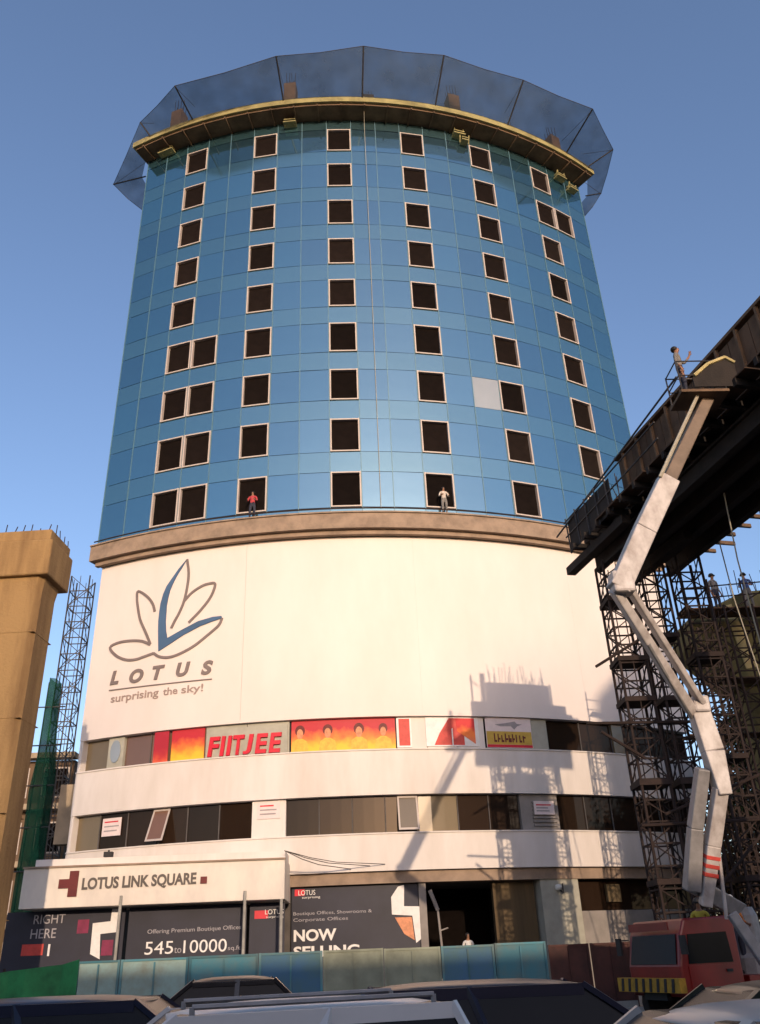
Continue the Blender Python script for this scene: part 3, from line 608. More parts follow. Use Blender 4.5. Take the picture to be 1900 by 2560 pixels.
# ------------------------------------------------------------------ people
FING = []
def person(name, label, loc, rz, shirt, pants, arms='down', helmet=None, crouch=0.0, cat='person', group=None):
    V = {'pelvis': (0, 0, .95), 'waist': (0, 0, 1.10), 'chest': (0, -.01, 1.30), 'neckb': (0, 0, 1.45), 'neck': (0, -.01, 1.52), 'jaw': (0, -.03, 1.585), 'face': (0, -.02, 1.65), 'crown': (0, 0, 1.735), 'nose': (0, -.115, 1.635)}
    Rd = {'pelvis': (.15, .11), 'waist': (.13, .10), 'chest': (.155, .11), 'neckb': (.085, .07), 'neck': (.052, .055), 'jaw': (.062, .072), 'face': (.076, .092), 'crown': (.05, .06), 'nose': (.012, .014)}
    E = [('pelvis', 'waist'), ('waist', 'chest'), ('chest', 'neckb'), ('neckb', 'neck'), ('neck', 'jaw'), ('jaw', 'face'), ('face', 'crown'), ('face', 'nose')]
    T = {'pelvis': 2, 'waist': 1, 'chest': 1, 'neckb': 1, 'neck': 0, 'jaw': 0, 'face': 0, 'crown': 0, 'nose': 0}
    for sx, sd_ in ((-1, 'l'), (1, 'r')):
        def ad(k, p, r, par, tg):
            V[k+sd_] = p; Rd[k+sd_] = r; T[k+sd_] = tg; E.append((par, k+sd_))
        ad('hip', (sx*.10, 0, .90), (.095, .10), 'pelvis', 2)
        st = 0.05*sx*(1 if arms != 'down' else .4)
        ad('knee', (sx*.115, -.03+st*.6, .50), (.062, .066), 'hip'+sd_, 2)
        ad('ankle', (sx*.12, .02+st, .09), (.042, .046), 'knee'+sd_, 2)
        ad('toe', (sx*.135, -.15+st, .04), (.04, .032), 'ankle'+sd_, 3)
        ad('shoulder', (sx*.185, 0, 1.405), (.062, .066), 'neckb', 1)
        if arms == 'up' and sx > 0 or arms == 'bothup': el, wr, dr = (sx*.34, -.14, 1.36), (sx*.36, -.30, 1.55), Vector((0, -.35, .9))
        elif arms == 'rail': el, wr, dr = (sx*.27, -.05, 1.16), (sx*.20, -.30, 1.10), Vector((-sx*.2, -.95, -.15))
        else: el, wr, dr = (sx*.24, .03, 1.12), (sx*.27, -.06, .86), Vector((0, -.2, -.98))
        ad('elbow', el, (.043, .045), 'shoulder'+sd_, 1); ad('wrist', wr, (.027, .032), 'elbow'+sd_, 0)
        dr.normalize(); pw = Vector(wr); pal = pw+dr*.075; ad('palm', tuple(pal), (.032, .020), 'wrist'+sd_, 0)
        sv = dr.cross(Vector((sx, 0, 0)));
        if sv.length < .1: sv = Vector((0, 1, 0))
        sv.normalize(); cur = Vector((-sx, 0, 0))
        for fi, (o_, ln) in enumerate(((-.030, .060), (-.010, .074), (.011, .070), (.030, .054))):
            a_ = pal+dr*.03+sv*o_; b_ = a_+dr*ln*.55+cur*.008; c_ = b_+dr*ln*.35+cur*.022
            ad('f%da' % fi, tuple(b_), (.009, .009), 'palm'+sd_, 0); ad('f%db' % fi, tuple(c_), (.0075, .0075), 'f%da' % fi+sd_, 0)
        th = pal-dr*.02-sv*.045+cur*.012; ad('th', tuple(th), (.011, .011), 'palm'+sd_, 0); ad('thb', tuple(th+dr*.04-sv*.008), (.009, .009), 'th'+sd_, 0)
    ks = list(V); ix = {k: i for i, k in enumerate(ks)}
    me = bpy.data.meshes.new(name); me.from_pydata([V[k] for k in ks], [(ix[a], ix[b]) for a, b in E], [])
    ob = bpy.data.objects.new(name, me); COL.objects.link(ob)
    ob.modifiers.new('k', 'SKIN'); sub = ob.modifiers.new('s', 'SUBSURF'); sub.levels = 1; sub.render_levels = 1
    for i, k in enumerate(ks):
        d_ = me.skin_vertices[0].data[i]; d_.radius = Rd[k]; d_.use_root = (k == 'pelvis')
    dg = bpy.context.evaluated_depsgraph_get(); bm_ = bpy.data.meshes.new_from_object(ob.evaluated_get(dg))
    bpy.data.objects.remove(ob)
    bm_.materials.clear()
    for m in (M['skin'], shirt, pants, M['black']): bm_.materials.append(m)
    kv = [(Vector(V[k]), T[k]) for k in ks]
    # sleeves end above the elbow, trousers begin at the hips
    for p in bm_.polygons:
        c = p.center; tg = min(kv, key=lambda t_: (t_[0]-c).length)[1]
        if c.z < 1.0 and tg == 1 and abs(c.x) < .2: tg = 2
        p.material_index = tg; p.use_smooth = True
    t = thing(name, label, cat, loc, rz, group)
    link('body', bm_, t, True)
    h = MB()
    if helmet:
        h.lathe((0, .0, 1.67), [(.125, 0), (.122, .04), (.105, .085), (.07, .12), (.02, .135)], 12); h.lathe((0, -.03, 1.665), [(.14, 0), (.14, .012)], 12); h.build('helmet', helmet, t, True, smooth=True)
    else:
        h.lathe((0, .018, 1.655), [(.084, -.03), (.098, .02), (.092, .065), (.06, .10), (.015, .112)], 12); h.build('hair', M['hair'], t, True, smooth=True)
    h = MB()
    for sx in (-1, 1): h.box((sx*.032, -.106, 1.655), (.022, .012, .010))
    h.build('eyes', M['black'], t, True)
    return t
C_red = cloth('red', (0.42, 0.05, 0.06)); C_pale = cloth('pale', (0.50, 0.44, 0.38)); C_dark = cloth('dark', (0.03, 0.032, 0.05)); C_grey = cloth('grey', (0.17, 0.16, 0.15))
C_white = cloth('white', (0.6, 0.58, 0.55)); C_org = cloth('orange', (0.5, 0.16, 0.03)); C_blue = cloth('blue', (0.05, 0.08, 0.2)); C_yel = cloth('yellow', (.55, .4, .05))
person('person', 'person in a red shirt leaning at the lowest tower window', P(-9.4, 22.51, R+0.27), rad(-9.4), C_red, C_dark, 'rail')
person('person', 'person in pale clothes on the ledge with hands at the rail', P(9.3, 22.51, R+0.30), rad(9.3), C_pale, C_grey, 'rail')
person('person', 'person in a white shirt in the dark ground floor entrance', (4.55, -31.9, 0.72), rad(10), C_white, C_dark)

# ------------------------------------------------------------------ barricades
def barricade(label, x0, x1, y, h, m, group=None, cols=None, name='barricade', frame=None, ribs=1):
    t = thing(name, label, 'barricade', ((x0+x1)/2, y, 0), 0, group)
    w = x1-x0
    q = MB(); q.box(((x0+x1)/2, y, h/2+0.08), (w-0.12, 0.04, h-0.18)); q.build('sheet', M[m], t)
    q = MB(); q.box((x0+0.035, y-0.02, h/2), (0.07, 0.07, h)); q.build('post', M[frame or m], t)
    q = MB(); q.box((x1-0.035, y-0.02, h/2), (0.07, 0.07, h)); q.build('post', M[frame or m], t)
    q = MB(); q.box(((x0+x1)/2, y-0.02, h-0.035), (w-0.14, 0.06, 0.06)); q.build('top_rail', M[frame or m], t)
    q = MB(); q.box(((x0+x1)/2, y-0.05, 0.14), (w-0.14, 0.25, 0.28)); q.build('foot', M['kerb'], t)
    for i in range(ribs):
        q = MB(); q.box((x0+w*(i+1)/(ribs+1), y-0.035, h/2), (0.05, 0.05, h-0.2)); q.build('rib', M[frame or m], t)
    return t
YR = -42.25
xs = [-8.5, -7.2, -5.15, -3.05, -1.1, 0.75, 2.5, 4.15, 5.75]
cl = ['paleteal', 'paleteal', 'teal', 'bluebar', 'khaki', 'khaki', 'bluebar', 'teal']
lb = ['pale teal barricade panel joining the green sheet', 'faded teal barricade panel next to the pale end panel', 'dark teal barricade panel under the price board', 'blue teal barricade panel under the narrow board',
      'khaki barricade panel under NOW SELLING', 'khaki barricade panel under the white zigzag', 'blue teal barricade panel before the dark entrance', 'green teal barricade panel beside the brown ones']
for i in range(8): barricade(lb[i], xs[i], xs[i+1]-0.02, YR, 1.95+random.uniform(-.02, .02), cl[i], 'metal barricades along the works', frame=('khaki' if cl[i] == 'khaki' else 'teal'), ribs=1)
for i in range(2): barricade(('dark brown barricade panel next to the teal ones', 'dark brown barricade panel behind the red truck')[i], 5.8+i*1.3, 7.05+i*1.3, YR, 1.85, 'brownbar', 'brown barricades by the truck')
gb = thing('green_barrier', 'green sheet barrier at the foot of the concrete pier', 'barricade', (-9.6, -46.9, 0))
q = MB()
n = 14; vs = []
for i in range(n+1):
    x = -13.2+i*6.1/n; h = 1.72+0.05*math.sin(i*1.3)+(0.25 if i > 11 else 0)*(i-11)/3
    y = -46.9+0.05*math.sin(i*2.1)
    vs += [(x, y, 0.05), (x, y+0.02, h/2), (x, y, h), (x, y+0.05, h), (x, y+0.07, h/2), (x, y+0.05, 0.05)]
q.add(vs, [(6*i+j, 6*i+6+j, 6*i+6+(j+1) % 6, 6*i+(j+1) % 6) for i in range(n) for j in range(6)]+[tuple(range(6)), tuple(range(6*n, 6*n+6))]); q.build('sheet', M['green'], gb)
for x in (-13, -11, -9, -7.2):
    q = MB(); q.tube((x, -46.78, 0), (x, -46.78, 1.8), 0.04, 6); q.build('post', M['rust'], gb)

# ------------------------------------------------------------------ metro piers
def rebar_bunch(q, c, nx, ny, dx, dy, h, r=0.018):
    for i in range(nx):
        for j in range(ny):
            if 0 < i < nx-1 and 0 < j < ny-1: continue
            b = Vector(c)+Vector(((i-(nx-1)/2)*dx, (j-(ny-1)/2)*dy, 0)); hh = h*random.uniform(.6, 1.1)
            q.tube(b, b+Vector((random.gauss(0, .04), random.gauss(0, .04), hh)), r, 4)
pr = thing('concrete_pier', 'tan concrete metro pier with projecting cap and rebar on top', 'pier', (-12.1, -43.3, 0))
rz = rad(-5)
q = MB()
sec = [(0.0, 1.55, 0.72), (3.0, 1.52, 0.70), (13.3, 1.50, 0.70), (13.75, 1.56, 0.74), (13.8, 1.58, 0.76)]
vs = []
mt = Matrix.Translation((-12.12, -43.4, 0)) @ Matrix.Rotation(rz, 4, 'Z')
for z, hx, hy in sec:
    c = 0.18
    for x, y in ((-hx+c, -hy), (hx-c, -hy), (hx, -hy+c), (hx, hy-c), (hx-c, hy), (-hx+c, hy), (-hx, hy-c), (-hx, -hy+c)): vs.append(mt @ Vector((x, y, z)))
q.add(vs, [(8*k+i, 8*k+(i+1) % 8, 8*k+8+(i+1) % 8, 8*k+8+i) for k in range(len(sec)-1) for i in range(8)]+[tuple(range(7, -1, -1)), tuple(range(8*len(sec)-8, 8*len(sec)))])
q.build('shaft', M['pier'], pr)
q = MB(); q.box((0, 0, 0), (3.55, 1.85, 1.35), mx=mt @ Matrix.Translation((0.0, 0, 14.47))); cap = q.build('cap', M['pier'], pr, bevel=0.06)
q = MB(); q.box((0, 0, 0), (3.4, 1.7, 0.42), mx=mt @ Matrix.Translation((-0.05, 0, 15.35))); q.build('bearing_course', M['pier'], cap, bevel=0.04)
q = MB(); rebar_bunch(q, (-12.15, -43.4, 15.5), 12, 4, 0.3, 0.45, 0.42); stuff(q.build('rebar', M['rust'], cap))
for k in range(4):
    q = MB(); q.box((0, 0, 0), (3.03, 1.43, 0.02), mx=mt @ Matrix.Translation((0, 0, 3.1+k*2.9))); q.build('pour_joint', M['pier'], pr)
# right hand pier with cap, in scaffolding
pr2 = thing('concrete_pier', 'olive pier head wrapped in scaffolding beside the deck', 'pier', (17.2, -36.2, 0))
q = MB(); q.box((17.4, -36.2, 6.0), (1.8, 1.6, 12.0)); q.build('shaft', M['pier2'], pr2, bevel=0.1)
q = MB(); q.prism([(14.5, 14.1), (17.2, 15.3), (20.5, 15.5), (20.5, 13.6), (18.6, 11.2), (16.2, 11.2), (14.5, 13.0)], lambda x, z: Vector((x, -37.4, z)), lambda x, z: Vector((x, -35.0, z))); q.build('cap', M['pier2'], pr2, bevel=0.06)
for x, w in ((16.15, .35), (17.0, .25), (18.2, .3)):
    q = MB(); q.prism([(x, 14.6), (x+w, 14.7), (x+w+.5, 11.9), (x+.3, 11.8)], lambda a, z: Vector((a, -37.46, z)), lambda a, z: Vector((a, -37.41, z))); q.build('hanging_sheet', M['tarp'] if x < 16.5 else M['pier2'], pr2)
q = MB(); rebar_bunch(q, (18.6, -36.2, 15.4), 8, 4, 0.4, 0.5, 1.1); stuff(q.build('rebar', M['rust'], pr2))

# ------------------------------------------------------------------ lattice trestles and scaffolds
def trestle(label, x, y, h, w, m='rust', bay=0.62, name='lattice_trestle', r=0.035, group=None, collar=()):
    t = thing(name, label, 'scaffold tower', (x, y, 0), 0, group)
    s = w/2
    lm = MB(); lm.tube((0, 0, 0), (0, 0, h), r*1.35, 6); lm = lm.mesh('leg', M[m])
    cs = ((-s, -s), (s, -s), (s, s), (-s, s))
    for cx, cy in cs:
        o = link('leg', lm, t, True); o.location = (cx, cy, 0)
    n = int(h/bay); bay = h/n
    fm = []
    for fl in (0, 1):
        f = MB()
        for i in range(4):
            a, b = cs[i], cs[(i+1) % 4]
            f.tube((*a, 0), (*b, 0), r, 4)
            (f.tube((*a, 0), (*b, bay), r*.75, 4) if (i+fl) % 2 else f.tube((*b, 0), (*a, bay), r*.75, 4))
            mid = ((a[0]+b[0])/2, (a[1]+b[1])/2); f.tube((*mid, 0), (*mid, bay), r*.6, 4)
        fm.append(f.mesh('brace_frame', M[m]))
    for i in range(n):
        o = link('brace_frame', fm[i % 2], t, True); o.location = (0, 0, i*bay)
    for zc in collar:
        q = MB(); q.box((0, 0, zc), (w+.14, w+.14, 0.16)); q.build('splice_collar', M[m], t, True)
    q = MB(); q.box((0, 0, 0.03), (w+.3, w+.3, 0.06)); q.build('base_plate', M[m], t, True)
    return t
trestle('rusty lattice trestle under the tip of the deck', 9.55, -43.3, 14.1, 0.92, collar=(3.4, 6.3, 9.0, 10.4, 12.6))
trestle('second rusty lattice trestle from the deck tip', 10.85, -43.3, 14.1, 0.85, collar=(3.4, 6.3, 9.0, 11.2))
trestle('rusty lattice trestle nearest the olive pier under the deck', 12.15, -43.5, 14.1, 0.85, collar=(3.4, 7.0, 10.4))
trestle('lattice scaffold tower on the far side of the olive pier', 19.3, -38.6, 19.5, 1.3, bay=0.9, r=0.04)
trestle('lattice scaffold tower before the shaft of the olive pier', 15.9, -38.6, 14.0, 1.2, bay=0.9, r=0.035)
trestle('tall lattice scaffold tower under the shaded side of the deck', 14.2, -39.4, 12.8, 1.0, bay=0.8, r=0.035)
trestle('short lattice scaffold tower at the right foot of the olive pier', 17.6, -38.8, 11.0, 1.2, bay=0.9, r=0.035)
# loose tubes tied across the trestles
tb = [((7.6, -43.9, 8.2), (11.5, -43.9, 8.15), 'long horizontal steel tube tied across the trestles'), ((8.2, -43.9, 10.1), (10.2, -43.9, 11.2), 'slanting steel tube poking out left of the trestle'),
      ((8.8, -43.95, 5.0), (12.6, -43.95, 5.05), 'thick low steel tube across the trestles'), ((9.6, -43.95, 5.3), (12.9, -43.95, 6.4), 'rising brace tube between the trestles'),
      ((8.0, -44.0, 7.9), (9.3, -44.0, 7.0), 'short brace tube below the long horizontal one'), ((10.4, -43.95, 2.8), (12.8, -43.95, 4.9), 'lower slanting brace tube near the boom mast')]
for p, q_, l_ in tb:
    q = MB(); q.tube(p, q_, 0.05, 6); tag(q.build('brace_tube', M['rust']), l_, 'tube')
# work platform on the right pier with tubes
pf = thing('work_platform', 'plank platform with tube rails around the olive pier head', 'platform', (17.2, -38.2, 0))
for i in range(5):
    q = MB(); q.box((17.0, -38.15+i*0.24-0.5, 14.05), (6.2, 0.22, 0.05), 0); q.build('plank', M['ply'], pf)
for z in (14.6, 15.1):
    q = MB(); q.tube((13.8, -38.85, z-.2), (20.2, -38.85, z+.2), 0.03, 5); q.build('rail', M['rust'], pf)
for x in (13.9, 15.0, 16.4, 17.8, 19.0, 20.1):
    q = MB(); q.tube((x, -38.85, 0.1), (x, -38.85, 15.3), 0.04, 5); q.build('standard', M['rust'], pf)
for z in (2.2, 4.4, 6.6, 8.8, 11.0, 12.9):
    q = MB(); q.tube((13.5, -38.95, z), (20.6, -38.95, z+random.uniform(-.1, .1)), 0.035, 5); q.build('ledger', M['rust'], pf)
    q = MB(); q.tube((13.9, -38.98, z), (17.8, -38.98, z+2.1), 0.03, 5); q.build('diagonal', M['rust'], pf)
for i, (x, z, l_) in enumerate(((14.2, 8.8, 4), (16.6, 6.6, 4.5), (15.4, 11.0, 3.5), (18.2, 9.0, 4.6))):
    q = MB()
    for j in range(4): q.box((x+l_*.2, -38.6+j*.23, z+0.08), (l_, .21, .05))
    q.build('plank_bay', M['ply'], pf)
person('worker', 'helmeted worker at the left end of the pier head platform', (15.6, -38.1, 14.08), rad(20), C_grey, C_dark, 'down', M['black'])
person('worker', 'helmeted worker in blue at the middle of the pier head platform', (17.0, -38.1, 14.08), rad(-30), C_blue, C_grey, 'rail', M['black'])

# ------------------------------------------------------------------ deck under construction
dk = thing('viaduct_deck', 'dark elevated deck on shuttering with plywood side panels', 'deck', (12, -50, 14))
D0 = Vector((8.95, -42.85, 0)); dd = Vector((0.205, -0.979, 0)).normalized(); dr_ = Vector((0.979, 0.205, 0)).normalized(); LEN, WID = 14.6, 3.6
def dpt(u, v, z): p = D0+dd*u+dr_*v; return Vector((p.x, p.y, z))
def dbox(u0, u1, v0, v1, z0, z1): return [dpt(u0, v0, z0), dpt(u1, v0, z0), dpt(u1, v1, z0), dpt(u0, v1, z0), dpt(u0, v0, z1), dpt(u1, v0, z1), dpt(u1, v1, z1), dpt(u0, v1, z1)]
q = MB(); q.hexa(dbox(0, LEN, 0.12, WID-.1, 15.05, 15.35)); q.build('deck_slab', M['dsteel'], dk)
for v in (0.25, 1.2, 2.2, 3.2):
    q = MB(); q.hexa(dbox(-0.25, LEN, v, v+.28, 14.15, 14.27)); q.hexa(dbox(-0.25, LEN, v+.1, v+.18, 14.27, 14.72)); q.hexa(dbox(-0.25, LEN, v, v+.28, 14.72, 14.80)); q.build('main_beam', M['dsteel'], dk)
for i in range(16):
    u = 0.15+i*0.93
    q = MB(); q.hexa(dbox(u, u+.14, -0.75, WID+.75, 14.81, 15.04)); q.build('cross_beam', M['dsteel'], dk)
for i in range(12):
    u = 3.2+i*0.95
    q = MB(); q.hexa(dbox(u, u+.92, -0.05, 0.06, 15.06, 16.85)); o = q.build('formwork_panel', M['ply'], dk)
    q = MB(); q.hexa(dbox(u+.42, u+.50, -0.15, -0.055, 15.06, 16.95)); q.build('stud', M['form'], o)
for i in range(5):
    u = 3.2+i*2.3
    q = MB(); q.hexa(dbox(u, u+2.26, WID-.06, WID+.05, 15.06, 16.7)); q.build('formwork_panel', M['ply'], dk)
q = MB(); q.hexa(dbox(3.1, LEN, -0.16, 0.10, 16.95, 17.05)); q.build('capping_timber', M['form'], dk)
for i in range(5):
    u = -0.2+i*0.8; q = MB(); q.tube(dpt(u, -0.6, 14.85), dpt(u, -0.65, 16.3), 0.03, 5); q.build('rail_post', M['pole'], dk)
for z in (15.6, 16.2):
    q = MB(); q.tube(dpt(-0.4, -0.62, z), dpt(6.5, -0.62, z+.1), 0.03, 5); q.build('guard_rail', M['pole'], dk)
for i in range(4):
    u = -0.15+i*0.85; q = MB(); q.hexa(dbox(u, u+.82, -0.60, -0.585, 14.9, 16.15)); q.build('toe_sheet', M['dsteel'], dk)
q = MB(); q.tube(dpt(-1.0, -0.7, 15.9), dpt(7.6, -0.25, 17.3), 0.035, 5); q.build('handline', M['pole'], dk)
q = MB(); q.hexa(dbox(-0.4, 3.0, 0.1, WID-.1, 15.36, 15.9)); q.build('rebar_mat', M['rust'], dk)
q = MB()
for i in range(46):
    b = dpt(random.uniform(-0.2, 3), random.uniform(0.2, WID-.2), 15.8); q.tube(b, b+Vector((random.gauss(0, .08), random.gauss(0, .08), random.uniform(.5, 1.4))), 0.018, 4)
stuff(q.build('starter_bars', M['rust'], dk))
for v, u0, z in ((-0.35, -1.3, 14.45), (1.9, -0.9, 14.0)):
    q = MB(); q.hexa(dbox(u0, 3.2, v, v+.34, z, z+.3)); q.build('tip_beam', M['dsteel'], dk)
for i in range(7):
    u = 2+i*1.8; q = MB(); q.hexa(dbox(u, u+1.72, -0.72, -0.10, 15.045, 15.09)); q.build('plank', M['ply'], dk)
    q = MB(); q.hexa(dbox(u, u+1.72, WID+.1, WID+.7, 15.045, 15.09)); q.build('plank', M['ply'], dk)
for i in range(9):
    u = 1+i*.7; q = MB(); q.hexa(dbox(u, u+.09, WID+.0, WID+random.uniform(.8, 1.5), 14.66, 14.80)); q.build('outrigger_timber', M['form'], dk)
q = MB(); q.hexa(dbox(12.2, 14.2, 0.6, 2.9, 0, 14.14)); q.build('support_pier', M['pier2'], dk)
for a, b, l_ in ((dpt(6.2, 1.5, 14.1), Vector((13.1, -46.6, 1.0)), 'pale rope hanging from the middle of the deck underside'), (dpt(3.0, 3.4, 14.1), Vector((14.6, -44.2, 1.5)), 'pale rope hanging from the shaded edge of the deck')):
    m_ = (a+b)/2+Vector((-.25, 0, -.3)); q = MB(); q.path([a, a*.7+m_*.3+Vector((-.1, 0, -.1)), m_, b], 0.022, 4); tag(q.build('hanging_rope', M['rope']), l_, 'rope')

# ------------------------------------------------------------------ boom truck
H_ = Vector((-0.95, -0.31, 0)).normalized(); RZ = math.atan2(H_.y, H_.x)      # truck heading
near = Vector((7.50, -49.1, 0))                                              # near front corner
sdv = Vector((H_.y, -H_.x, 0)); sdv = -sdv if sdv.y < 0 else sdv              # to the far side
org = near-H_*1.0+sdv*1.05
tr = thing('boom_truck', 'red truck with striped yellow bumper and a long white folding boom', 'truck', (org.x, org.y, 0), RZ)
TM = Matrix.Translation((org.x, org.y, 0)) @ Matrix.Rotation(RZ, 4, 'Z')
def T(x, y, z): return TM @ Vector((x, y, z))          # local: +x forward; y: near side or far side
sgn = 1 if (TM.inverted() @ Vector((near.x, near.y, 0))).y > 0 else -1     # near side is sgn*y
def tb_(q, x0, x1, y0, y1, z0, z1, mi=0): return q.hexa([T(x, y, z) for z in (z0, z1) for x, y in ((x0, y0), (x1, y0), (x1, y1), (x0, y1))], mi)
q = MB()
prof = [(1.0, 0.62), (1.02, 1.25), (0.86, 1.95), (0.70, 2.26), (-0.55, 2.30), (-0.75, 2.2), (-0.75, 0.62)]
q.prism(prof, lambda x, z: T(x, -1.05, z), lambda x, z: T(x, 1.05, z)); cab = q.build('cab', M['red'], tr, bevel=0.05)
q = MB(); q.hexa([T(1.035, -.92, 1.30), T(1.035, .92, 1.30), T(0.895, .88, 1.93), T(0.895, -.88, 1.93), T(1.005, -.92, 1.30), T(1.005, .92, 1.30), T(0.865, .88, 1.93), T(0.865, -.88, 1.93)]); q.build('windshield', M['autoglass'], cab)
for sy in (-1, 1):
    y0, y1 = sy*1.052, sy*1.07
    q = MB(); q.prism([(0.78, 1.30), (0.68, 1.92), (-0.45, 1.95), (-0.50, 1.30)], lambda x, z: T(x, y0, z), lambda x, z: T(x, y1, z)); d_ = q.build('side_window', M['autoglass'], cab)
    q = MB(); q.prism([(0.80, 0.75), (0.80, 1.26), (-0.55, 1.26), (-0.55, 0.75)], lambda x, z: T(x, y0, z), lambda x, z: T(x, y1, z)); d_ = q.build('door', M['red'], cab)
    q = MB(); tb_(q, -0.42, -0.25, sy*1.072, sy*1.10, 1.10, 1.16); q.build('door_handle', M['black'], d_)
    q = MB(); q.beam(T(0.9, sy*1.05, 1.85), T(1.05, sy*1.30, 1.85), 0.03); tb_(q, 1.0, 1.06, sy*1.22, sy*1.42, 1.5, 1.9); q.build('mirror', M['black'], cab)
    q = MB(); tb_(q, 1.02, 1.06, sy*.70-.12, sy*.70+.12, 0.78, 0.95); q.build('headlight', M['lampglass'], cab)
    q = MB(); tb_(q, -.5, .7, sy*1.055, sy*1.065, .95, .99); q.build('trim_line', M['print'], cab)
bp_ = MB(); tb_(bp_, 1.10, 1.28, -1.25, 1.25, 0.72, 1.02); bp_ = bp_.build('bumper', M['yellow'], tr)
for i in range(8):
    y = -1.1+i*0.29; q = MB(); q.hexa([T(1.284, y, .73), T(1.284, y+.10, .73), T(1.284, y+.16, 1.01), T(1.284, y+.06, 1.01), T(1.292, y, .73), T(1.292, y+.10, .73), T(1.292, y+.16, 1.01), T(1.292, y+.06, 1.01)]); q.build('stripe', M['black'], bp_)
q = MB(); tb_(q, 0.98, 1.02, -0.8, 0.8, 2.02, 2.2); q.build('sun_visor', M['red'], cab)
q = MB(); tb_(q, -6.0, 1.1, -0.45, 0.45, 0.55, 0.80); q.build('chassis', M['black'], tr)
q = MB(); tb_(q, -6.0, -0.85, -1.1, 1.1, 0.81, 1.0); q.build('load_deck', M['red'], tr)
for xx in (0.35, -3.6, -4.9):
    for sy in (-1, 1):
        mt = TM @ Matrix.Translation((xx, sy*0.92, 0.46)) @ Matrix.Rotation(math.pi/2, 4, 'X')
        q = MB(); q.lathe((0, 0, 0), [(0.28, -.13), (0.44, -.13), (0.46, -.08), (0.46, .08), (0.44, .13), (0.28, .13)], 18, mt=mt); w_ = q.build('wheel', M['rubber'], tr)
        q = MB(); q.lathe((0, 0, 0), [(0.06, -.12), (0.27, -.11), (0.27, .11), (0.06, .12)], 12, mt=mt); q.build('rim', M['boomgrey'], w_)
# turret and folding boom
def bm_part(name, pts, ws, m, hgt=None):
    q = MB()
    for (p, w0), (p2, w1) in zip(zip(pts, ws), list(zip(pts, ws))[1:]): q.beam(p, p2, w0, (hgt or w0), up=Vector((0, 1, .2)), w2=w1, h2=(hgt or w1))
    return q.build(name, M[m], tr, bevel=0.03)
V3 = Vector
t0 = V3((9.9, -47.35, 1.0))
q = MB(); q.lathe(t0, [(0.55, 0), (0.55, .35), (0.42, .45), (0.38, 1.3), (0.30, 1.5)], 14); q.build('turret', M['boomgrey'], tr)
bm_part('mast_foot', [V3((9.8, -47.4, 2.45)), V3((8.08, -49.2, 3.0))], [.42, .40], 'boomgrey')
bm_part('mast', [V3((8.04, -49.24, 2.85)), V3((8.25, -49.7, 4.2)), V3((8.52, -50.24, 5.5))], [.36, .32, .30], 'boomgrey')
bm_part('lift_arm', [V3((8.30, -49.24, 2.50)), V3((8.58, -49.7, 3.8)), V3((8.86, -50.24, 5.02))], [.26, .34, .32], 'boomwhite')
for i in range(3):
    u = 0.30+i*0.14; c = V3((8.30, -49.24, 2.50)).lerp(V3((8.58, -49.7, 3.8)), u+.2); c2 = V3((8.30, -49.24, 2.50)).lerp(V3((8.58, -49.7, 3.8)), u+.26)
    q = MB(); q.beam(c, c2, .335, .345, up=Vector((0, 1, .2))); q.build('red_band', M['coral'], tr)
q = MB(); q.tube((8.72, -49.3, 2.2), (8.72, -49.9, 4.6), 0.045, 6); q.build('hydraulic_pipe', M['boomwhite'], tr)
bm_part('lower_boom', [V3((8.90, -50.24, 4.85)), V3((8.86, -50.24, 5.9)), V3((8.70, -50.24, 7.2))], [.32, .50, .46], 'boomwhite', .38)
for off, w in ((V3((-.16, 0, -.02)), .24), (V3((.17, 0, .10)), .15)):
    bm_part('middle_boom', [V3((8.70, -50.3, 6.9))+off, V3((6.46, -52.7, 9.3))+off], [w, w*.9], 'boomwhite', .28)
q = MB(); q.tube((8.5, -50.3, 6.75), (7.2, -51.8, 8.2), .055, 8); q.build('hydraulic_ram', M['boomgrey'], tr)
q = MB(); q.box((6.50, -52.72, 9.42), (.52, .46, .55)); q.build('knuckle', M['boomwhite'], tr, bevel=0.06)
q = MB(); q.box((8.76, -50.26, 7.05), (.42, .50, .42)); q.build('knuckle', M['boomwhite'], tr, bevel=0.06)
bm_part('upper_boom', [V3((6.38, -52.74, 9.25)), V3((7.3, -52.74, 10.8)), V3((8.2, -52.74, 12.25))], [.50, .52, .50], 'boomwhite', .42)
bm_part('boom_extension', [V3((8.15, -52.74, 12.15)), V3((9.78, -52.74, 14.75))], [.34, .30], 'boomshade', .30)  # darker colour paints in shade from the deck
q = MB(); q.tube((7.9, -52.98, 12.2), (9.5, -52.98, 14.85), .05, 6); q.build('hose', M['rope'], tr)
# basket at the boom tip
q = MB(); q.box((9.55, -52.75, 14.72), (1.3, 0.9, 0.08)); bk = q.build('basket_floor', M['form'], tr)
for x in (8.95, 10.15):
    for y in (-53.15, -52.35):
        q = MB(); q.tube((x, y, 14.76), (x, y, 15.75), 0.022, 5); q.build('basket_post', M['pole'], bk)
for z in (15.25, 15.72):
    for a, b in (((8.95, -53.15), (10.15, -53.15)), ((10.15, -53.15), (10.15, -52.35)), ((10.15, -52.35), (8.95, -52.35)), ((8.95, -52.35), (8.95, -53.15))):
        q = MB(); q.tube((*a, z), (*b, z), 0.02, 5); q.build('basket_rail', M['pole'], bk)
q = MB(); q.prism([(9.3, 15.15), (9.8, 15.55), (10.35, 15.75), (10.55, 15.6), (10.5, 14.85), (9.3, 14.85)], lambda x, z: V3((x, -53.18, z)), lambda x, z: V3((x, -53.14, z))); q.build('basket_sheet', M['dsteel'], bk)
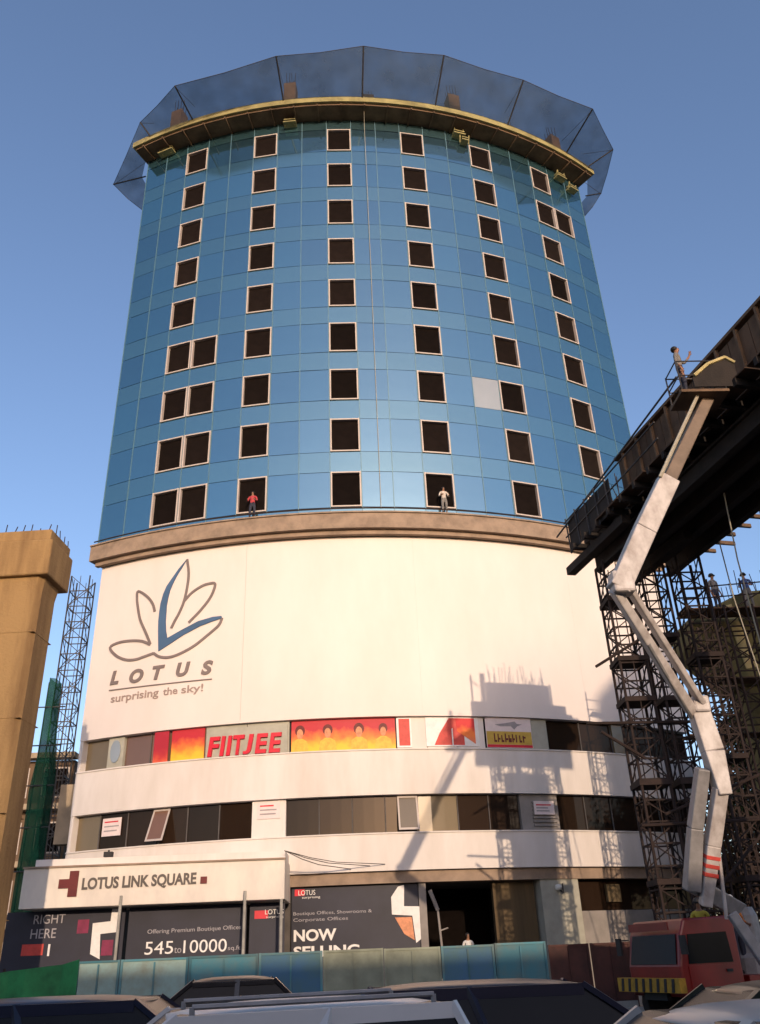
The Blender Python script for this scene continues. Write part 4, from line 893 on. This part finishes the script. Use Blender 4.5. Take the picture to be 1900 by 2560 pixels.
q = MB(); q.path([(9.35, -53.2, 15.2), (9.8, -53.2, 15.58), (10.32, -53.2, 15.8), (10.55, -53.2, 15.62)], 0.05, 6); q.build('rolled_tarp', M['tarp'], bk)
# long outrigger arm leaning at the truck side
bm_part('outrigger', [V3((8.62, -49.9, 2.30)), V3((9.35, -50.1, 0.75))], [.22, .26], 'boomgrey')
q = MB(); q.tube((9.35, -50.1, 0.8), (9.35, -50.1, 0.06), .08, 8); q.box((9.35, -50.1, .03), (.5, .5, .06)); q.build('outrigger_foot', M['black'], tr)
person('worker', 'worker in grey standing in the boom basket by the deck', (9.22, -52.75, 14.77), rad(60), C_grey, C_dark, 'up')
person('worker', 'worker with a white helmet standing on the truck bed', T(-1.35, 0.35*sgn, 1.0), rad(15), C_org, C_dark, 'rail', M['print'])
person('worker', 'worker with a dark helmet standing behind the truck cab', T(-1.15, -0.65*sgn, 1.0), rad(-25), C_yel, C_grey, 'down', M['black'])

# ------------------------------------------------------------------ cars
def car(label, x, d, rz, L, Wd, Hh, paint, suv=False, rails=False):
    t = thing('parked_car' if False else 'car', label, 'car', (x, CAMY+d, 0), rz, 'cars queued on the road')
    hw = Wd/2; belt = 0.98 if suv else 0.92; h2 = belt-0.04
    if suv: st = [(-.50, .72, .35, .95, .93), (-.485, .9, .25, belt, .97), (-.30, 1, .22, belt, 1), (0, 1, .2, belt, 1), (.22, 1, .2, belt, 1), (.36, .99, .22, .96, .99), (.465, .93, .25, .86, .95), (.50, .80, .33, .70, .88)]
    else: st = [(-.50, .80, .38, .86, .85), (-.48, .92, .28, .93, .92), (-.32, 1, .22, .97, .98), (-.1, 1, .2, belt, 1), (.2, 1, .2, belt, 1), (.36, .98, .22, .84, .98), (.47, .90, .25, .70, .92), (.50, .78, .33, .58, .84)]
    q = MB(); vs = []
    for fx, fw, zl, zh, ft in st:
        w0, w1 = hw*fw, hw*ft; m_ = (zl+zh)/2
        ring = [(-w0*.82, zl), (w0*.82, zl), (w0, zl+.12), (w0, m_), (w1*.985, zh-.12), (w1*.90, zh), (w1*.45, zh+.025), (-w1*.45, zh+.025), (-w1*.90, zh), (-w1*.985, zh-.12), (-w0, m_), (-w0, zl+.12)]
        vs += [(fx*L, y, z) for y, z in ring]
    n = 12
    q.add(vs, [(k*n+i, k*n+(i+1) % n, (k+1)*n+(i+1) % n, (k+1)*n+i) for k in range(len(st)-1) for i in range(n)]+[tuple(range(n-1, -1, -1)), tuple(range((len(st)-1)*n, len(st)*n))])
    q.build('body', paint, t, True, smooth=True, sub=1)
    xb0, xt0, xt1, xb1 = ((-.46, -.40, .08, .24) if suv else (-.38, -.22, .06, .25))
    xb0, xt0, xt1, xb1 = xb0*L, xt0*L, xt1*L, xb1*L; wb, wt = hw*.93, hw*.74; zt = Hh-.05
    q = MB(); q.hexa([(xb0, -wb, h2), (xb1, -wb, h2), (xb1, wb, h2), (xb0, wb, h2), (xt0, -wt, zt), (xt1, -wt, zt), (xt1, wt, zt), (xt0, wt, zt)]); gh = q.build('glasshouse', M['autoglass'], t, True, bevel=0.04)
    # roof shell
    q = MB(); vs = []; nx, ny = 8, 6
    for i in range(nx+1):
        for j in range(ny+1):
            u, v = i/nx*2-1, j/ny*2-1
            xx = (xt0+xt1)/2+u*(xt1-xt0+.10)/2*(1-.04*v*v); yy = v*(wt+.035)*(1-.06*u*u)
            vs.append((xx, yy, Hh-.075*abs(v)**3.5-.06*abs(u)**3.5))
    k = len(vs); vs += [(a, b, c-.045) for a, b, c in vs]
    idx = lambda i, j: i*(ny+1)+j
    fs = [(idx(i, j), idx(i+1, j), idx(i+1, j+1), idx(i, j+1)) for i in range(nx) for j in range(ny)]
    fs += [tuple(a+k for a in reversed(f)) for f in fs]
    for i in range(nx): fs += [(idx(i, 0), k+idx(i, 0), k+idx(i+1, 0), idx(i+1, 0)), (idx(i, ny), idx(i+1, ny), k+idx(i+1, ny), k+idx(i, ny))]
    for j in range(ny): fs += [(idx(0, j), idx(0, j+1), k+idx(0, j+1), k+idx(0, j)), (idx(nx, j), k+idx(nx, j), k+idx(nx, j+1), idx(nx, j+1))]
    q.add(vs, fs); rf = q.build('roof', paint, t, True, smooth=True)
    for sy in (-1, 1):
        for a, b in ((xb1-.02, xt1), (xb0+.03, xt0), ((xb0+xb1)/2-.10, (xt0+xt1)/2-.06)):
            q = MB(); q.beam((a, sy*(wb+.004), h2), (b, sy*(wt+.004), zt), .07, .05); q.build('pillar', paint, t, True)
        q = MB(); q.beam((xt0, sy*(wt+.016), zt-.045), (xt1, sy*(wt+.016), zt-.045), .04, .10 if suv else .05); q.build('drip_rail', paint, rf, True)
        if rails:
            q = MB(); q.tube((xt0+.12, sy*wt*.92, Hh+.005), (xt1-.1, sy*wt*.92, Hh), .018, 6); q.tube((xt0+.12, sy*wt*.92, Hh-.05), (xt0+.12, sy*wt*.92, Hh+.005), .02, 5); q.tube((xt1-.1, sy*wt*.92, Hh-.06), (xt1-.1, sy*wt*.92, Hh), .02, 5); q.build('roof_rail', M['boomgrey'], rf, True)
        q = MB(); q.box((xb1-.18, sy*(hw+.10), belt+.04), (.12, .18, .13)); q.build('mirror', paint, t, True, bevel=.03)
        q = MB(); q.box((L*.475, sy*hw*.66, .66), (.12, .34, .14)); q.build('headlight', M['lampglass'], t, True, bevel=.03)
        q = MB(); q.box((-L*.485, sy*hw*.70, .78), (.10, .30, .16)); q.build('tail_light', M['lampred'], t, True, bevel=.03)
        q = MB(); q.box((-.1, sy*(hw+.004), .80), (.16, .03, .03)); q.build('door_handle', M['chrome'], t, True)
        for fx in (-.31, .31):
            mt = Matrix.Translation((fx*L, sy*(hw-.10), .32)) @ Matrix.Rotation(math.pi/2, 4, 'X')
            q = MB(); q.lathe((0, 0, 0), [(.2, -.1), (.30, -.1), (.32, -.06), (.32, .06), (.30, .1), (.2, .1)], 18, mt=mt); w_ = q.build('wheel', M['rubber'], t, True)
            q = MB(); q.lathe((0, 0, 0), [(.04, -.105), (.19, -.09), (.19, .09), (.04, .105)], 12, mt=mt); q.build('rim', M['chrome'], w_, True)
    return t
def paint(n, c, r=0.28, met=0.0): return mat('paint_'+n, c, r, met, .06, 1.0, .5)
car('dark navy estate car before the green barrier', -2.55, 10.1, rad(1), 4.5, 1.75, 1.47, paint('navy', (0.010, 0.013, 0.032)), True)
car('black saloon parked close to the teal barricade', -2.3, 14.9, rad(188), 4.3, 1.72, 1.53, paint('black', (0.012, 0.011, 0.014)))
car('white sport utility car with roof rails', -1.05, 7.2, rad(193), 4.0, 1.75, 1.45, paint('white', (0.62, 0.60, 0.58)), True, True)
car('dark indigo saloon behind the white car', 1.85, 10.0, rad(-3), 4.4, 1.74, 1.455, paint('indigo', (0.016, 0.015, 0.030)), True)
car('silver grey saloon in front of the dark green one', 1.85, 4.75, rad(184), 4.3, 1.74, 1.44, paint('silver', (0.38, 0.40, 0.41), .3, .3))
car('dark green saloon standing before the red truck', 3.25, 7.75, rad(178), 4.3, 1.74, 1.42, paint('green', (0.016, 0.022, 0.018)))

# ------------------------------------------------------------------ left background
bb = thing('brown_building', 'brown shaded building with open floors behind the podium left end', 'building', (-24, -12, 0))
q = MB(); q.box((-25, -10, 7.0), (13, 8, 14.0)); q.build('wall', M['brownwall'], bb)
for z in (4.2, 7.6, 11.0, 14.2):
    q = MB(); q.box((-25, -14.4, z), (13.4, 0.9, 0.35)); q.build('floor_ledge', M['tan'], bb)
for k in range(4):
    for i in range(5):
        q = MB(); q.box((-30+i*2.6, -14.02, 2.4+k*3.4), (1.7, 0.06, 1.9)); f_ = q.build('window', M['frame'], bb)
        q = MB(); q.box((-30+i*2.6, -14.07, 2.4+k*3.4), (1.5, 0.05, 1.7)); q.build('pane', M['void'], f_)
q = MB(); q.box((-17.2, -17.4, 10.0), (1.4, 1.0, 3.4)); q.build('stair_tower', M['tan'], bb)
sc = trestle('tall thin lattice mast rising behind the left end of the podium', -18.5, -17.2, 25.6, 1.25, 'pole', 1.1, 'lattice_mast', 0.04)
gs = thing('netted_scaffold', 'narrow scaffold wrapped in green net left of the podium', 'scaffold', (-15.9, -26.4, 0))
q = MB(); vs = []
for i in range(9):
    z = i*1.95; w = 0.70-0.06*i+random.uniform(-.09, .09)
    for x, y in ((-w, -.5), (w, -.5), (w, .5), (-w, .5)): vs.append((-15.9-z*.012+x, -26.4+y+random.uniform(-.25, .25), z))
q.add(vs, [(4*k+i, 4*k+(i+1) % 4, 4*k+4+(i+1) % 4, 4*k+4+i) for k in range(8) for i in range(4)]); q.build('net_wrap', M['greennet'], gs)
for x in (-16.5, -15.4):
    q = MB(); q.tube((x, -26.4, 0), (x*.995, -26.4, 15.5), .04, 5); q.build('standard', M['pole'], gs)
for k in range(7):
    q = MB(); q.tube((-16.7, -26.95, 2+k*2), (-15.2, -26.95, 2+k*2), .035, 5); q.build('ledger', M['pole'], gs)

# ------------------------------------------------------------------ trees on the right
def tree(label, x, y, h, cr_, nl, seed, mats, group='trees beyond the pier'):
    rg = random.Random(seed)
    t = thing('tree', label, 'tree', (x, y, 0), 0, group)
    q = MB(); base = Vector((0, 0, 0)); top = Vector((rg.uniform(-.4, .4), rg.uniform(-.4, .4), h*.5))
    q.tube(base, top*.5, h*.026, 8, r2=h*.02); q.tube(top*.5, top, h*.02, 8, r2=h*.014)
    tips = []
    for i in range(9):
        a = i*2.4+rg.uniform(-.3, .3); s_ = top*rg.uniform(.55, 1); e = s_+Vector((math.cos(a)*cr_*rg.uniform(.4, .85), math.sin(a)*cr_*rg.uniform(.4, .85), h*rg.uniform(.12, .42)))
        m_ = s_.lerp(e, .5)+Vector((0, 0, h*.03)); q.tube(s_, m_, h*.010, 6, r2=h*.007); q.tube(m_, e, h*.007, 6, r2=h*.003); tips += [e, m_, s_.lerp(e, .75)]
    q.build('trunk', M['bark'], t, True)
    cl_ = [(p, rg.uniform(.5, 1.1)*cr_*.42) for p in tips]
    for mi, m in enumerate(mats):
        q = MB()
        for i in range(nl//len(mats)):
            c, r_ = cl_[rg.randrange(len(cl_))] if rg.random() < .9 else (Vector((0, 0, h*.65)), cr_)
            d_ = Vector((rg.gauss(0, 1), rg.gauss(0, 1), rg.gauss(0, .8))).normalized()*r_*rg.random()**.4; p = c+d_
            n_ = Vector((rg.gauss(0, 1), rg.gauss(0, 1), rg.gauss(.5, 1))).normalized(); u = n_.orthogonal().normalized(); w = n_.cross(u); s_ = rg.uniform(.09, .2)
            q.add([p-u*s_, p+w*s_*.45, p+u*s_, p-w*s_*.45+n_*s_*.2], [(0, 1, 2, 3)])
        q.build('crown' if mi == 0 else 'dry_foliage', m, t, True)
tree('dark green tree behind the olive pier', 21.5, -29.5, 14.0, 4.4, 15000, 3, (M['leaf'], M['leaf2']))
tree('half dry tree between the podium end and the olive pier', 19.6, -31.5, 11.0, 3.4, 10000, 5, (M['leaf2'], M['leaf']))
tree('low bushy green tree under the scaffold of the olive pier', 21.6, -35.0, 8.5, 3.2, 10000, 8, (M['leaf'], M['leaf2']))
tree('small dry brown tree at the kerb behind the truck', 16.0, -33.5, 6.5, 2.2, 4200, 11, (M['leaf2'], M['leaf2']))
tree('broad dark tree standing farthest behind the boundary wall', 25.0, -24.0, 13.0, 4.8, 13000, 21, (M['leaf'], M['leaf2']))
bw = thing('boundary_wall', 'low tan boundary wall behind the truck', 'wall', (17, -34.6, 0))
q = MB(); q.box((19, -33.2, 1.2), (9, 0.25, 2.2)); q.build('wall', M['tan'], bw)
q = MB(); q.box((19, -33.2, 2.36), (9.2, 0.4, 0.12)); q.build('coping', M['kerb'], bw)
# cables fanning from the canopy corner
for i, (a, z) in enumerate(((1.0, 5.25), (-0.5, 5.15), (2.2, 5.3))):
    s_ = Vector((-3.0, -33.9, 5.75)); e = P(a, z, R+.04); m_ = s_.lerp(e, .5)+Vector((0, 0, -.18)); q = MB(); q.path([s_, s_.lerp(m_, .5)+Vector((0, 0, -.05)), m_, e], .018, 4)
    tag(q.build('cable', M['cable']), ('middle slack cable from the canopy corner to the lowest band', 'shortest slack cable from the canopy corner to the lowest band', 'longest slack cable from the canopy corner to the lowest band')[i], 'cable', 'cables at the canopy corner')

# ------------------------------------------------------------------ the other side of the street, behind the camera
def street_block(label, x0, x1, y0, y1, h, m):
    t = thing('street_building', label, 'building', ((x0+x1)/2, y1, 0))
    q = MB(); q.box(((x0+x1)/2, (y0+y1)/2, h/2), (x1-x0, y1-y0, h)); q.build('wall', m, t)
    q = MB(); q.box(((x0+x1)/2, y1+.02, h+.2), (x1-x0+.6, .6, .4)); q.build('parapet', M['kerb'], t)
    wmsh = MB(); wmsh.box((0, 0, 0), (1.5, .08, 1.6)); wmsh = wmsh.mesh('window', M['autoglass'])
    nx = int((x1-x0)/3); nz = int(h/3.4)
    for i in range(nx):
        for k in range(nz):
            o = link('window', wmsh, t, True); o.matrix_parent_inverse = wm(t).inverted(); o.location = (x0+(i+.5)*(x1-x0)/nx, y1+.02, 2+k*3.4)
street_block('long low shop row across the street', -70, 30.2, -116, -102, 13.6, M['tan'])
street_block('unseen taller flats added across the street to shade the right side', 31.3, 60, -118, -102, 31.5, M['greywall'])  # added out of view; height and left edge set to shade the right
